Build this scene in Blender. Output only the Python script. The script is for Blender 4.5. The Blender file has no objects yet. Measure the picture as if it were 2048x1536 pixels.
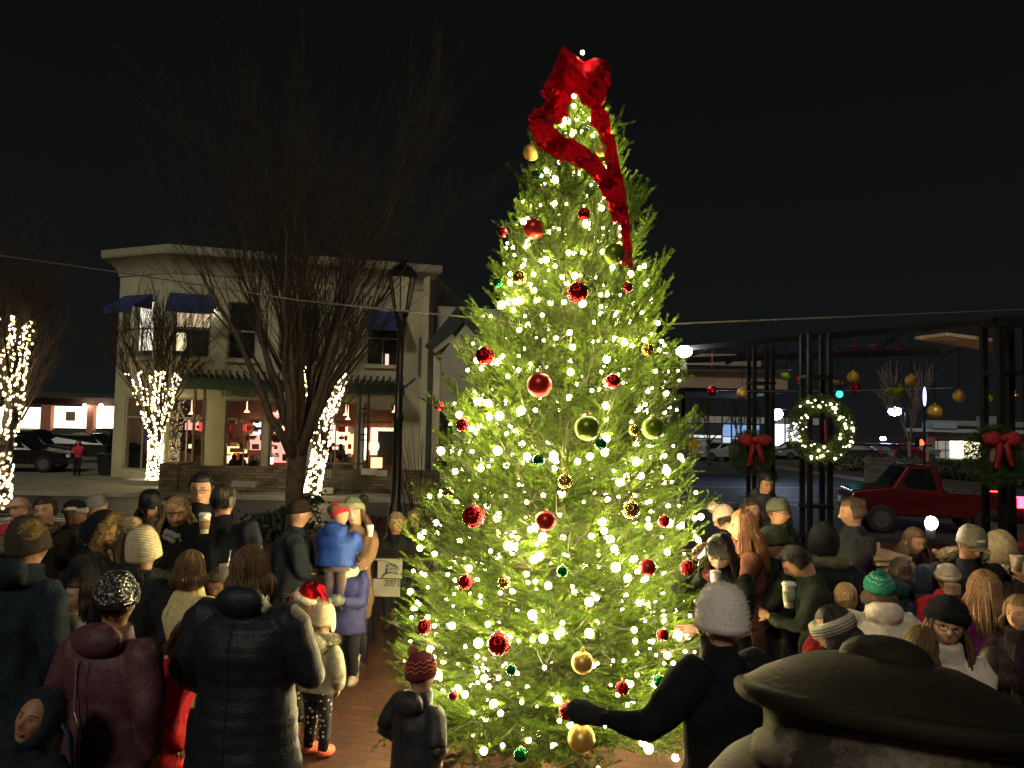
import bpy, math, random
import numpy as np
from mathutils import Vector, Matrix
random.seed(7); rng = np.random.default_rng(7)
rad = math.radians
S = bpy.context.scene
COL = S.collection

# ------------------------------------------------------------------ camera, sky, light, exposure
F = 1540.0; PITCH = math.atan(84/1540.0); ROLL = rad(1.2); CAM = Vector((0, 0, 2.25))
fw = Vector((0, math.cos(PITCH), math.sin(PITCH))); up0 = Vector((0, -math.sin(PITCH), math.cos(PITCH)))
RT = Vector((1, 0, 0))*math.cos(ROLL) + up0*math.sin(ROLL)
UP = up0*math.cos(ROLL) - Vector((1, 0, 0))*math.sin(ROLL)
cam = bpy.data.cameras.new('camera'); cam.sensor_width = 36; cam.lens = 36*F/2048; cam.clip_end = 2000; cam.clip_start = .05
co = bpy.data.objects.new('camera', cam); COL.objects.link(co)
co.matrix_world = Matrix(((RT.x, UP.x, -fw.x, 0), (RT.y, UP.y, -fw.y, 0), (RT.z, UP.z, -fw.z, 2.25), (0, 0, 0, 1)))
S.camera = co
W = bpy.data.worlds.new('World'); S.world = W; W.use_nodes = True
wn = W.node_tree.nodes; wl = W.node_tree.links
bg = wn['Background']; tc = wn.new('ShaderNodeTexCoord'); sx = wn.new('ShaderNodeSeparateXYZ'); cr = wn.new('ShaderNodeValToRGB')
wl.new(tc.outputs['Generated'], sx.inputs[0]); wl.new(sx.outputs['Z'], cr.inputs[0]); wl.new(cr.outputs[0], bg.inputs[0])
cr.color_ramp.elements[0].position = 0.0; cr.color_ramp.elements[0].color = (.0070, .0080, .0085, 1)
cr.color_ramp.elements[1].position = 0.45; cr.color_ramp.elements[1].color = (.0036, .0044, .0038, 1)
bg.inputs[1].default_value = 1.0
sl = bpy.data.lights.new('rear_street_fill', 'SUN'); sl.energy = .76; sl.angle = rad(9); sl.color = (1, .89, .70)  # added at night in place of street and shop lights behind the camera
so = bpy.data.objects.new('rear_street_fill', sl); COL.objects.link(so)
so.rotation_euler = (rad(52), 0, rad(-18))
S.view_settings.view_transform = 'Standard'; S.view_settings.look = 'None'; S.view_settings.exposure = 0; S.view_settings.gamma = 1
S.cycles.max_bounces = 6; S.cycles.diffuse_bounces = 2; S.cycles.glossy_bounces = 3; S.cycles.transmission_bounces = 4
S.cycles.transparent_max_bounces = 8; S.cycles.use_denoising = True; S.cycles.sample_clamp_indirect = 4
S.cycles.use_light_tree = True; S.cycles.caustics_reflective = False; S.cycles.caustics_refractive = False

def ray(px, py): return fw + RT*((px-1024)/F) + UP*((768-py)/F)
def at(px, py, Y):
    d = ray(px, py); return CAM + d*(Y/d.y)
def gnd(px, py, z=0.0):
    d = ray(px, py); return CAM + d*((z-CAM.z)/d.z)
def onwall(px, py, A, B):
    """pixel -> (metres along the wall A-B, height)"""
    d = ray(px, py); e = Vector((B[0]-A[0], B[1]-A[1])); L = e.length; e /= L; n = Vector((-e.y, e.x))
    t = (Vector((A[0], A[1])) - Vector((0, 0))).dot(n) / Vector((d.x, d.y)).dot(n)
    p = CAM + d*t
    return (Vector((p.x-A[0], p.y-A[1])).dot(e), p.z)

# ------------------------------------------------------------------ materials
def mat(name, col, rough=.7, metal=0., var=.18, vs=12., bump=0., bs=60., kind='noise', emis=None, es=0., trans=0., coat=0., vcol=False, spec=None, alpha=1.):
    m = bpy.data.materials.new(name); m.use_nodes = True
    n = m.node_tree.nodes; l = m.node_tree.links; b = n['Principled BSDF']
    tc = n.new('ShaderNodeTexCoord'); v = tc.outputs['Object']
    b.inputs['Roughness'].default_value = rough; b.inputs['Metallic'].default_value = metal
    if spec is not None: b.inputs['Specular IOR Level'].default_value = spec
    if coat: b.inputs['Coat Weight'].default_value = coat
    if alpha < 1: b.inputs['Alpha'].default_value = alpha
    c = (*col, 1)
    nz = n.new('ShaderNodeTexNoise'); nz.inputs['Scale'].default_value = vs; nz.inputs['Detail'].default_value = 5
    l.new(v, nz.inputs['Vector'])
    mr = n.new('ShaderNodeMapRange'); mr.inputs['From Min'].default_value = .3; mr.inputs['From Max'].default_value = .7
    mr.inputs['To Min'].default_value = 1-var; mr.inputs['To Max'].default_value = 1+var
    l.new(nz.outputs['Fac'], mr.inputs['Value'])
    mx = n.new('ShaderNodeVectorMath'); mx.operation = 'SCALE'
    if vcol:
        at_ = n.new('ShaderNodeAttribute'); at_.attribute_name = 'Col'; l.new(at_.outputs['Color'], mx.inputs[0])
    else: mx.inputs[0].default_value = col
    l.new(mr.outputs[0], mx.inputs['Scale']); l.new(mx.outputs[0], b.inputs['Base Color'])
    if bump:
        if kind == 'noise':
            t = n.new('ShaderNodeTexNoise'); t.inputs['Scale'].default_value = bs; t.inputs['Detail'].default_value = 4; o = t.outputs['Fac']
        elif kind == 'voronoi':
            t = n.new('ShaderNodeTexVoronoi'); t.inputs['Scale'].default_value = bs; o = t.outputs['Distance']
        else:
            t = n.new('ShaderNodeTexWave'); t.inputs['Scale'].default_value = bs; t.inputs['Distortion'].default_value = 1.5
            t.bands_direction = 'Z' if kind == 'wavez' else 'X'; o = t.outputs['Fac']
        l.new(v, t.inputs['Vector']); bp = n.new('ShaderNodeBump'); bp.inputs['Strength'].default_value = bump; bp.inputs['Distance'].default_value = .01
        l.new(o, bp.inputs['Height']); l.new(bp.outputs[0], b.inputs['Normal'])
    if emis:
        b.inputs['Emission Color'].default_value = (*emis, 1); b.inputs['Emission Strength'].default_value = es
    if trans:
        out = n['Material Output']; tr = n.new('ShaderNodeBsdfTranslucent'); ms = n.new('ShaderNodeMixShader'); ms.inputs[0].default_value = trans
        l.new(mx.outputs[0], tr.inputs[0]); l.new(b.outputs[0], ms.inputs[1]); l.new(tr.outputs[0], ms.inputs[2]); l.new(ms.outputs[0], out.inputs[0])
    return m
_mc = {}
def cloth(col, style='wool'):
    k = (tuple(round(c, 3) for c in col), style)
    if k not in _mc:
        if style == 'puffer': _mc[k] = mat('nylon_fabric', col, .46, spec=.35, var=.2, vs=25, bump=.5, bs=90)
        elif style == 'knit': _mc[k] = mat('knit_fabric', col, .95, spec=.15, var=.14, vs=40, bump=.4, bs=34, kind='wavez')
        elif style == 'fur': _mc[k] = mat('fur', col, .9, var=.35, vs=70)
        elif style == 'hair': _mc[k] = mat('hair_strands', col, .45, var=.4, vs=60, bump=.3, bs=200)
        elif style == 'skin': _mc[k] = mat('skin', col, .55, var=.10, vs=30, bump=.05, bs=200)
        elif style == 'sequin': _mc[k] = mat('sequins', col, .22, metal=1, var=.5, vs=150, bump=1, bs=90, kind='voronoi')
        elif style == 'plush': _mc[k] = mat('plush_fabric', col, .95, var=.08, vs=40, bump=.12, bs=120, spec=.1)
        elif style == 'fleece': _mc[k] = mat('fleece', col, .95, spec=.1, var=.15, vs=50, bump=.4, bs=120)
        else: _mc[k] = mat('wool_fabric', col, .85, spec=.15, var=.2, vs=30, bump=.5, bs=120)
    return _mc[k]

# ------------------------------------------------------------------ mesh building
class MB:
    def __init__(s): s.V = []; s.Fs = []; s.n = 0; s.C = []
    def add(s, V, F, mi=0, col=None):
        V = np.asarray(V, float).reshape(-1, 3); F = np.asarray(F, int)
        s.V.append(V); s.Fs.append((F + s.n, mi)); s.n += len(V)
        s.C.append(np.ones((len(V), 3)) if col is None else np.broadcast_to(col, (len(V), 3)))
        return s
    def box(s, c, d, rz=0., mi=0, M=None):
        a = np.array([[x, y, z] for x in (-.5, .5) for y in (-.5, .5) for z in (-.5, .5)])*np.array(d, float)
        if rz:
            q, w = math.cos(rz), math.sin(rz); a = a @ np.array([[q, w, 0], [-w, q, 0], [0, 0, 1]])
        if M is not None: a = xf(M, a)
        a = a + np.array(c, float)
        return s.add(a, [[0, 1, 3, 2], [4, 6, 7, 5], [0, 4, 5, 1], [2, 3, 7, 6], [0, 2, 6, 4], [1, 5, 7, 3]], mi)
    def bar(s, p, q, w, h=None, mi=0):
        p = Vector(p); q = Vector(q); d = q-p; L = d.length; h = h or w
        M = d.to_track_quat('X', 'Z').to_matrix().to_4x4()
        return s.box(tuple((p+q)/2), (L, w, h), 0, mi, M)
    def tubes(s, P, r, n=5, mi=0, cap=True, col=None, flat=None):
        P = np.asarray(P, float)
        if P.ndim == 2: P = P[None]
        Sn, K, _ = P.shape
        r = np.broadcast_to(np.asarray(r, float), (Sn, K)) if np.ndim(r) != 1 or len(np.atleast_1d(r)) != K else np.broadcast_to(np.asarray(r, float)[None], (Sn, K))
        T = np.gradient(P, axis=1); T /= np.linalg.norm(T, axis=2, keepdims=True)+1e-9
        m = np.abs(T.mean(1)); ref = np.where((m[:, 2] > .8)[:, None], [0, 1., 0], [0, 0, 1.])[:, None, :]
        A = np.cross(T, np.broadcast_to(ref, T.shape)); A /= np.linalg.norm(A, axis=2, keepdims=True)+1e-9
        B = np.cross(T, A)
        th = np.arange(n)*2*np.pi/n
        fa, fb = flat or (1, 1)
        V = P[:, :, None, :] + r[:, :, None, None]*(np.cos(th)[None, None, :, None]*A[:, :, None, :]*fa + np.sin(th)[None, None, :, None]*B[:, :, None, :]*fb)
        i = (np.arange(Sn)[:, None, None]*K + np.arange(K-1)[None, :, None])*n; j = np.arange(n)[None, None, :]; j2 = (j+1) % n
        Fq = np.stack([i+j, i+j2, i+n+j2, i+n+j], -1).reshape(-1, 4)
        cc = None
        if col is not None: cc = np.repeat(np.asarray(col, float), K*n, axis=0)
        s.add(V, Fq, mi, cc)
        if cap:
            base = s.n-len(V.reshape(-1, 3)); ks = np.arange(Sn)[:, None]*K*n
            e = base+ks+np.arange(n)[None, ::1]; s.Fs.append((e[:, ::-1], mi)); e2 = base+ks+(K-1)*n+np.arange(n)[None]; s.Fs.append((e2, mi))
        return s
    def rings(s, R, n=24, mi=0, cap=True):
        """R: list of (cx,cy,cz,rx,ry)"""
        R = np.asarray(R, float); th = np.arange(n)*2*np.pi/n
        V = np.stack([R[:, 0:1]+R[:, 3:4]*np.cos(th), R[:, 1:2]+R[:, 4:5]*np.sin(th), np.broadcast_to(R[:, 2:3], (len(R), n))], -1)
        i = np.arange(len(R)-1)[:, None]*n; j = np.arange(n)[None]; j2 = (j+1) % n
        b0 = s.n
        s.add(V, np.stack([i+j, i+j2, i+n+j2, i+n+j], -1).reshape(-1, 4), mi)
        if cap:
            s.Fs.append((b0+np.arange(n)[None, ::-1], mi)); s.Fs.append((b0+(len(R)-1)*n+np.arange(n)[None], mi))
        return s
    def ball(s, c, r, nu=16, nv=10, mi=0, M=None, fn=None):
        u = np.arange(nu)*2*np.pi/nu; v = np.linspace(0, np.pi, nv+1)[1:-1]
        D = np.stack([np.sin(v)[:, None]*np.cos(u), np.sin(v)[:, None]*np.sin(u), np.broadcast_to(np.cos(v)[:, None], (nv-1, nu))], -1).reshape(-1, 3)
        D = np.vstack([D, [[0, 0, 1], [0, 0, -1]]])
        V = D*np.array(r if np.ndim(r) else (r, r, r), float)
        if fn is not None: V = fn(D, V)
        if M is not None: V = xf(M, V)
        V = V+np.array(c, float); N = (nv-1)*nu
        i = np.arange(nv-2)[:, None]*nu; j = np.arange(nu)[None]; j2 = (j+1) % nu
        b0 = s.n
        s.add(V, np.stack([i+j, i+nu+j, i+nu+j2, i+j2], -1).reshape(-1, 4), mi)
        jj = np.arange(nu); k2 = (jj+1) % nu
        s.Fs.append((b0+np.stack([np.full(nu, N), jj, k2], -1), mi)); o = (nv-2)*nu
        s.Fs.append((b0+np.stack([np.full(nu, N+1), o+k2, o+jj], -1), mi))
        return s
    def verts(s): return np.vstack(s.V)
    def map(s, fn):
        V = fn(s.verts()); s.V = [V]; s.C = [np.vstack(s.C)]; return s
    def mesh(s, name, mats, smooth=True, vcol=False):
        V = s.verts(); me = bpy.data.meshes.new(name)
        me.vertices.add(len(V)); me.vertices.foreach_set('co', V.ravel())
        tot = sum(len(f)*f.shape[1] for f, _ in s.Fs); nf = sum(len(f) for f, _ in s.Fs)
        me.loops.add(tot); me.polygons.add(nf)
        me.loops.foreach_set('vertex_index', np.concatenate([f.ravel() for f, _ in s.Fs]).astype(np.int32))
        ct = np.concatenate([np.full(len(f), f.shape[1]) for f, _ in s.Fs])
        me.polygons.foreach_set('loop_start', np.concatenate([[0], np.cumsum(ct)[:-1]]).astype(np.int32))
        me.polygons.foreach_set('material_index', np.concatenate([np.full(len(f), m) for f, m in s.Fs]).astype(np.int32))
        me.polygons.foreach_set('use_smooth', np.full(nf, bool(smooth)))
        if vcol:
            a = me.color_attributes.new('Col', 'FLOAT_COLOR', 'POINT'); C = np.vstack(s.C)
            a.data.foreach_set('color', np.hstack([C, np.ones((len(C), 1))]).ravel())
        me.update(); me.validate()
        for m in (mats if isinstance(mats, (list, tuple)) else [mats]): me.materials.append(m)
        return me
    def obj(s, name, mats, parent=None, smooth=True, loc=None, vcol=False, **kw):
        o = bpy.data.objects.new(name, s.mesh(name, mats, smooth, vcol)); COL.objects.link(o)
        if parent: o.parent = parent
        if loc is not None: o.location = loc
        tag(o, **kw); return o
def xf(M, V):
    M = np.array(M); V = np.asarray(V, float); R = V @ M[:3, :3].T
    return R + M[:3, 3] if M.shape[0] == 4 else R
def tag(o, label=None, cat=None, group=None, kind=None):
    if label: o['label'] = label
    if cat: o['category'] = cat
    if group: o['group'] = group
    if kind: o['kind'] = kind
    return o
def empty(name, loc=(0, 0, 0), rz=0, **kw):
    o = bpy.data.objects.new(name, None); COL.objects.link(o); o.location = loc; o.rotation_euler = (0, 0, rz); o.empty_display_size = .2
    return tag(o, **kw)
def put(name, me, parent, loc=(0, 0, 0), scale=1., rot=None):
    o = bpy.data.objects.new(name, me); COL.objects.link(o); o.parent = parent; o.location = loc; o.scale = (scale,)*3
    if rot is not None: o.rotation_euler = rot
    return o
TMP = bpy.data.scenes.new('tmp'); TVL = TMP.view_layers[0]
def remesh(mb, vox, it=4):
    me = mb.mesh('t', []); ob = bpy.data.objects.new('t', me); TMP.collection.objects.link(ob)
    m = ob.modifiers.new('r', 'REMESH'); m.mode = 'VOXEL'; m.voxel_size = vox
    if it:
        sm = ob.modifiers.new('s', 'SMOOTH'); sm.iterations = it; sm.factor = .5
    TVL.update(); dg = TVL.depsgraph; ev = ob.evaluated_get(dg); r = ev.to_mesh()
    V = np.empty(len(r.vertices)*3); r.vertices.foreach_get('co', V); V = V.reshape(-1, 3)
    Fq = np.empty(len(r.loops), np.int32); r.loops.foreach_get('vertex_index', Fq)
    lt = np.empty(len(r.polygons), np.int32); r.polygons.foreach_get('loop_total', lt)
    ev.to_mesh_clear()
    out = MB()
    if (lt == 4).all(): out.add(V, Fq.reshape(-1, 4))
    else:
        st = np.concatenate([[0], np.cumsum(lt)[:-1]]); out.add(V, Fq[st[lt == 4][:, None]+np.arange(4)])
        t3 = st[lt == 3]
        if len(t3): out.Fs.append((Fq[t3[:, None]+np.arange(3)], 0))
    TMP.collection.objects.unlink(ob); bpy.data.objects.remove(ob); bpy.data.meshes.remove(me)
    return out
def wob(V, amp, k, seed=0, oct=5):
    r = np.random.default_rng(seed); d = np.zeros(len(V))
    for i in range(oct):
        kk = r.normal(size=3); kk *= k*(1+i*.7)/np.linalg.norm(kk); d += np.sin(V @ kk + r.uniform(0, 6.28))/(1+i*.5)
    return d*amp
def vnormals(mb):
    V = mb.verts(); N = np.zeros_like(V)
    for f, _ in mb.Fs:
        a = V[f[:, 0]]; b = V[f[:, 1]]; c = V[f[:, 2]]; nn = np.cross(b-a, c-a)
        for k in range(f.shape[1]): np.add.at(N, f[:, k], nn)
    return N/(np.linalg.norm(N, axis=1, keepdims=True)+1e-9)
# ------------------------------------------------------------------ ground, road, pavements
def sheet(name, pts, z, m, **kw):
    mb = MB(); mb.add([(x, y, z) for x, y in pts], [list(range(len(pts)))])
    return mb.obj(name, m, smooth=False, kind='structure', **kw)
def brickmat(name, c1, c2, mortar, scale, rough=.8, rot=0, w=.5, h=.25, bump=.4, msize=.015):
    m = bpy.data.materials.new(name); m.use_nodes = True; n = m.node_tree.nodes; l = m.node_tree.links; b = n['Principled BSDF']
    tc = n.new('ShaderNodeTexCoord'); mp = n.new('ShaderNodeMapping'); mp.inputs['Rotation'].default_value = rot if isinstance(rot, tuple) else (0, 0, rot)
    br = n.new('ShaderNodeTexBrick'); br.inputs['Scale'].default_value = scale; br.inputs['Color1'].default_value = (*c1, 1); br.inputs['Color2'].default_value = (*c2, 1)
    br.inputs['Mortar'].default_value = (*mortar, 1); br.inputs['Brick Width'].default_value = w; br.inputs['Row Height'].default_value = h; br.inputs['Mortar Size'].default_value = msize
    nz = n.new('ShaderNodeTexNoise'); nz.inputs['Scale'].default_value = 1.3; nz.inputs['Detail'].default_value = 6
    mr = n.new('ShaderNodeMapRange'); mr.inputs['To Min'].default_value = .45; mr.inputs['To Max'].default_value = 1.5
    vm = n.new('ShaderNodeVectorMath'); vm.operation = 'SCALE'
    l.new(tc.outputs['Object'], mp.inputs[0]); l.new(mp.outputs[0], br.inputs[0]); l.new(tc.outputs['Object'], nz.inputs[0]); l.new(nz.outputs[0], mr.inputs[0])
    l.new(br.outputs[0], vm.inputs[0]); l.new(mr.outputs[0], vm.inputs['Scale']); l.new(vm.outputs[0], b.inputs['Base Color'])
    bp = n.new('ShaderNodeBump'); bp.inputs['Strength'].default_value = bump; bp.inputs['Distance'].default_value = .01; bp.invert = True
    l.new(br.outputs['Fac'], bp.inputs['Height']); l.new(bp.outputs[0], b.inputs['Normal']); b.inputs['Roughness'].default_value = rough
    return m
M_asph = mat('asphalt', (.055, .060, .066), .62, var=.35, vs=1.2, bump=.6, bs=90)
M_conc = mat('concrete', (.30, .29, .25), .85, var=.2, vs=1.5, bump=.3, bs=40)
M_dirt = mat('planting_soil', (.06, .05, .035), .95, var=.5, vs=3, bump=1, bs=30)
M_black = mat('black_metal', (.012, .012, .013), .35, .3, var=.2, vs=20, spec=.5)
M_line = mat('road_paint', (.6, .6, .58), .6, var=.25, vs=15)
M_brick = brickmat('brick_paving', (.105, .040, .018), (.07, .026, .013), (.03, .016, .01), 5.0, w=1.0, h=.5, rot=rad(12), msize=.03)
sheet('ground', [(-400, -60), (400, -60), (400, 900), (-400, 900)], -.13, M_asph)
def slab(name, pts, z0, z1, m, **kw):
    n = len(pts); mb = MB(); mb.add([(x, y, z0) for x, y in pts]+[(x, y, z1) for x, y in pts], [list(range(n, 2*n))])
    mb.Fs.append((np.array([[i, (i+1) % n, n+(i+1) % n, n+i] for i in range(n)]), 0))
    return mb.obj(name, m, smooth=False, **kw)
slab('plaza', [(-60, -30), (60, -30), (60, 15.2), (14, 15.6), (4, 16.6), (-60, 16.6)], -.14, 0, M_brick, kind='structure')
k = MB(); k.box((-28, 16.72, -.055), (64, .2, .13)); k.obj('kerb', M_conc, smooth=False, kind='structure')
k = MB(); k.box((-30, 23.3, -.055), (72, .2, .13)); k.obj('kerb', M_conc, smooth=False, kind='structure')
slab('pavement', [(-66, 23.4), (6, 23.4), (6, 70), (-66, 70)], -.14, 0, mat('pavement_concrete', (.22, .215, .17), .85, var=.2, vs=.8, bump=.3, bs=30), kind='structure')
sheet('road_marking', [(-60, 18.05), (3, 18.05), (3, 18.17), (-60, 18.17)], -.126, M_line)
sheet('road_marking', [(2.2, 26.5), (26, 22.2), (26, 22.33), (2.2, 26.66)], -.126, M_line)
sheet('road_marking', [(5.0, 32.0), (17, 33.5), (17, 33.7), (5.0, 32.2)], -.126, M_line)
sheet('road_marking', [(8, 27.2), (30, 26.0), (30, 26.15), (8, 27.35)], -.126, M_line)
vg = [gnd(1345, 905), gnd(1480, 922), gnd(1660, 948), gnd(1800, 968), gnd(2080, 1002)]
slab('verge', [(p.x, p.y) for p in vg]+[(40, 62), (12, 66)], -.14, 0.0, M_dirt, kind='structure')
k = MB()
for a, b in zip(vg[:-1], vg[1:]): k.bar((a.x, a.y-.06, -.05), (b.x, b.y-.06, -.05), .16, .15)
k.obj('kerb', M_conc, smooth=False, kind='structure')
k = MB(); k.box((60, 190, -.06), (420, 250, .06)); k.obj('parking_lot', M_asph, smooth=False, kind='structure')

# ------------------------------------------------------------------ cream cafe building
def frame_uv(A, B):
    e = Vector((B[0]-A[0], B[1]-A[1], 0)); L = e.length; e /= L; n = Vector((e.y, -e.x, 0))   # n points to the camera side
    return e, n, L
def facade(mb, A, B, z0, z1, th, ops, mi=0):
    e, n, L = frame_uv(A, B); us = sorted({0, L, *[min(max(v, 0), L) for o in ops for v in (o[0], o[1])]}); zs = sorted({z0, z1, *[v for o in ops for v in (o[2], o[3])]})
    ang = math.atan2(e.y, e.x)
    for a, b in zip(us[:-1], us[1:]):
        for c, d in zip(zs[:-1], zs[1:]):
            if b-a < 1e-4 or d-c < 1e-4: continue
            um, zm = (a+b)/2, (c+d)/2
            if any(o[0] < um < o[1] and o[2] < zm < o[3] for o in ops): continue
            p = Vector((A[0], A[1], 0))+e*um-n*(th/2); mb.box((p.x, p.y, zm), (b-a, th, d-c), ang, mi)
def wpt(A, B, u, z, off=0):
    e, n, L = frame_uv(A, B); p = Vector((A[0], A[1], z))+e*u+n*off; return p
M_cream = mat('cream_render', (.47, .45, .31), .9, var=.2, vs=.9, bump=.25, bs=60)
M_frame = mat('window_frame', (.30, .29, .22), .6, var=.1)
M_glassd = mat('window_glass', (.015, .017, .018), .05, var=.05, alpha=.22, spec=1.)
M_glassu = mat('dark_window_glass', (.02, .022, .02), .08, var=.1, spec=.8)
M_teal = mat('teal_curtain', (.06, .13, .13), .7, var=.3, vs=2)
M_blue = mat('blue_awning_canvas', (.025, .045, .17), .8, var=.12, vs=3)
M_green = mat('dark_green_timber', (.02, .045, .03), .7, var=.3, vs=4)
M_dark = mat('dark_interior', (.22, .11, .06), .8, var=.3, vs=1)
M_sof = mat('building_soffit', (.05, .05, .045), .9)
C0 = at(224, 900, 29.6); A0 = at(330, 900, 28.5); B0 = at(846, 900, 31.2)
C_, A_, B_ = (C0.x, C0.y), (A0.x, A0.y), (B0.x, B0.y)
ZT = 8.45
bld = empty('cafe_building', (A0.x, A0.y, 0), label='two storey cream cafe building with blue awnings and green lettering', cat='building')
def loc0(o): o.parent = bld; o.matrix_parent_inverse = Matrix.Translation(-Vector(bld.location)); return o
def W_(x0, y0, x1, y1, A, B):
    u0, za = onwall(x0, y0, A, B); u1, zb = onwall(x1, y1, A, B); return [u0, u1, min(za, zb), max(za, zb)]
g_ops = [W_(336, 792, 410, 925, A_, B_), W_(452, 800, 524, 928, A_, B_), W_(540, 802, 612, 930, A_, B_), W_(630, 805, 712, 935, A_, B_), W_(728, 810, 792, 938, A_, B_)]
for o in g_ops: o[2] = .35; o[3] = 3.05
g_ops[4][2] = .05
u_ops = [W_(346, 600, 420, 716, A_, B_), W_(458, 605, 512, 718, A_, B_), W_(560, 610, 640, 722, A_, B_), W_(735, 625, 798, 732, A_, B_)]
for o in u_ops: o[2] = 4.55; o[3] = 6.75
c_ops = [W_(250, 785, 312, 930, C_, A_), W_(256, 600, 304, 716, C_, A_)]
c_ops[0][2:] = [.3, 3.05]; c_ops[1][2:] = [4.55, 6.75]
w = MB(); facade(w, A_, B_, -.1, ZT, .3, g_ops+u_ops); loc0(w.obj('wall', M_cream, smooth=False))
w = MB(); facade(w, C_, A_, -.1, ZT, .3, c_ops); loc0(w.obj('wall', M_cream, smooth=False))
# far walls, floor slabs, roof
D_, E_ = (C_[0]+1.5, C_[1]+12), (B_[0]+1.5, B_[1]+12)
w = MB()
for p, q in ((C_, D_), (D_, E_), (E_, B_)): w.bar((p[0], p[1]+.3, ZT/2), (q[0], q[1]-.3, ZT/2), .25, ZT)
loc0(w.obj('wall', M_cream, smooth=False))
w = MB(); P5 = [C_, A_, B_, E_, D_]
for z in (3.75, ZT-.1):
    q = [(x+(.0 if i else .25), y+(.35 if i < 3 else -.35)) for i, (x, y) in enumerate(P5)]; w.add([(x, y, z) for x, y in q], [[0, 1, 2, 3, 4]]); w.add([(x, y, z+.2) for x, y in q], [[0, 1, 2, 3, 4]])
loc0(w.obj('roof', M_sof, smooth=False))
# interior back wall and fittings behind the shop windows
w = MB(); e, n, L = frame_uv(A_, B_); p = wpt(A_, B_, L/2, 1.9, -4.2); w.box(tuple(p), (L-.8, .1, 3.4), math.atan2(e.y, e.x)); loc0(w.obj('inner_wall', M_dark, smooth=False))
M_warm = mat('lit_panel', (.8, .5, .3), .6, emis=(1, .55, .33), es=4.2, var=.6, vs=4)
M_white = mat('lit_fluorescent', (.9, .9, .9), .6, emis=(1, .92, .82), es=7)
M_red = mat('lit_red_sign', (.6, .02, .02), .6, emis=(1, .02, .02), es=6)
M_pink = mat('lit_menu', (.6, .3, .25), .6, emis=(1, .36, .28), es=2.4, var=.7, vs=4)
M_gold = mat('lit_counter', (.6, .4, .15), .6, emis=(1, .62, .25), es=3.6, var=.4, vs=5)
M_blueg = mat('lit_screen', (.4, .5, .8), .4, emis=(.35, .52, 1), es=1.6, var=.6, vs=2.)
M_wood = mat('wood', (.28, .13, .05), .6, var=.3, vs=6)
def inside(nm, m, x0, y0, x1, y1, dep, th=.06, A=A_, B=B_):
    e, n, L = frame_uv(A, B); A2 = (A[0]-n.x*dep, A[1]-n.y*dep); B2 = (B[0]-n.x*dep, B[1]-n.y*dep)
    u0, z0 = onwall(x0, y0, A2, B2); u1, z1 = onwall(x1, y1, A2, B2)
    p = wpt(A2, B2, (u0+u1)/2, (z0+z1)/2); mb = MB(); mb.box(tuple(p), (abs(u1-u0), th, abs(z1-z0)), math.atan2(e.y, e.x)); return loc0(mb.obj(nm, m, smooth=False))
inside('menu_board', M_pink, 371, 838, 397, 860, 3.6); inside('red_lamp', M_red, 399, 845, 408, 862, 3.3); inside('counter_light', M_white, 371, 912, 395, 917, 2.4)
inside('counter', M_wood, 345, 905, 408, 922, 2.0, .5); inside('shelf', M_wood, 366, 868, 400, 874, 3.4, .3)
inside('menu_board', M_gold, 455, 893, 494, 908, 3.0); inside('dark_panel', M_sof, 460, 896, 489, 905, 2.95); inside('counter', M_warm, 455, 911, 495, 926, 2.6, .4)
inside('red_lamp', M_red, 487, 849, 495, 862, 2.4); inside('window_light', M_white, 507, 844, 521, 868, 3.8); inside('menu_board', M_pink, 500, 868, 522, 900, 3.9); inside('counter_light', M_white, 501, 914, 513, 920, 2.0)
inside('menu_board', M_pink, 545, 860, 580, 925, 3.8); inside('window_light', M_white, 541, 915, 546, 928, 1.4); inside('menu_board', M_pink, 541, 824, 565, 838, 3.8)
inside('ceiling_light', M_white, 677, 857, 694, 864, 3.0); inside('menu_board', M_warm, 655, 862, 705, 912, 4.0); inside('window_light', M_white, 667, 850, 671, 866, 2.6); inside('menu_board', M_gold, 693, 862, 706, 905, 3.0)
inside('window_light', M_white, 727, 856, 735, 912, 1.2); inside('counter', M_gold, 742, 915, 764, 936, 1.6); inside('menu_board', M_warm, 742, 855, 790, 910, 3.9); inside('sign_board', mat('pale_sign', (.5, .47, .38), .7), 741, 804, 782, 820, -.06)
inside('dark_panel', M_sof, 756, 862, 788, 930, 2.2)
inside('screen', M_blueg, 252, 828, 282, 852, 1.6, A=C_, B=A_); inside('screen', mat('dark_blue_panel', (.03, .05, .08), .4, emis=(.2, .35, .7), es=.06), 252, 855, 290, 905, 1.7, A=C_, B=A_)
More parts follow.
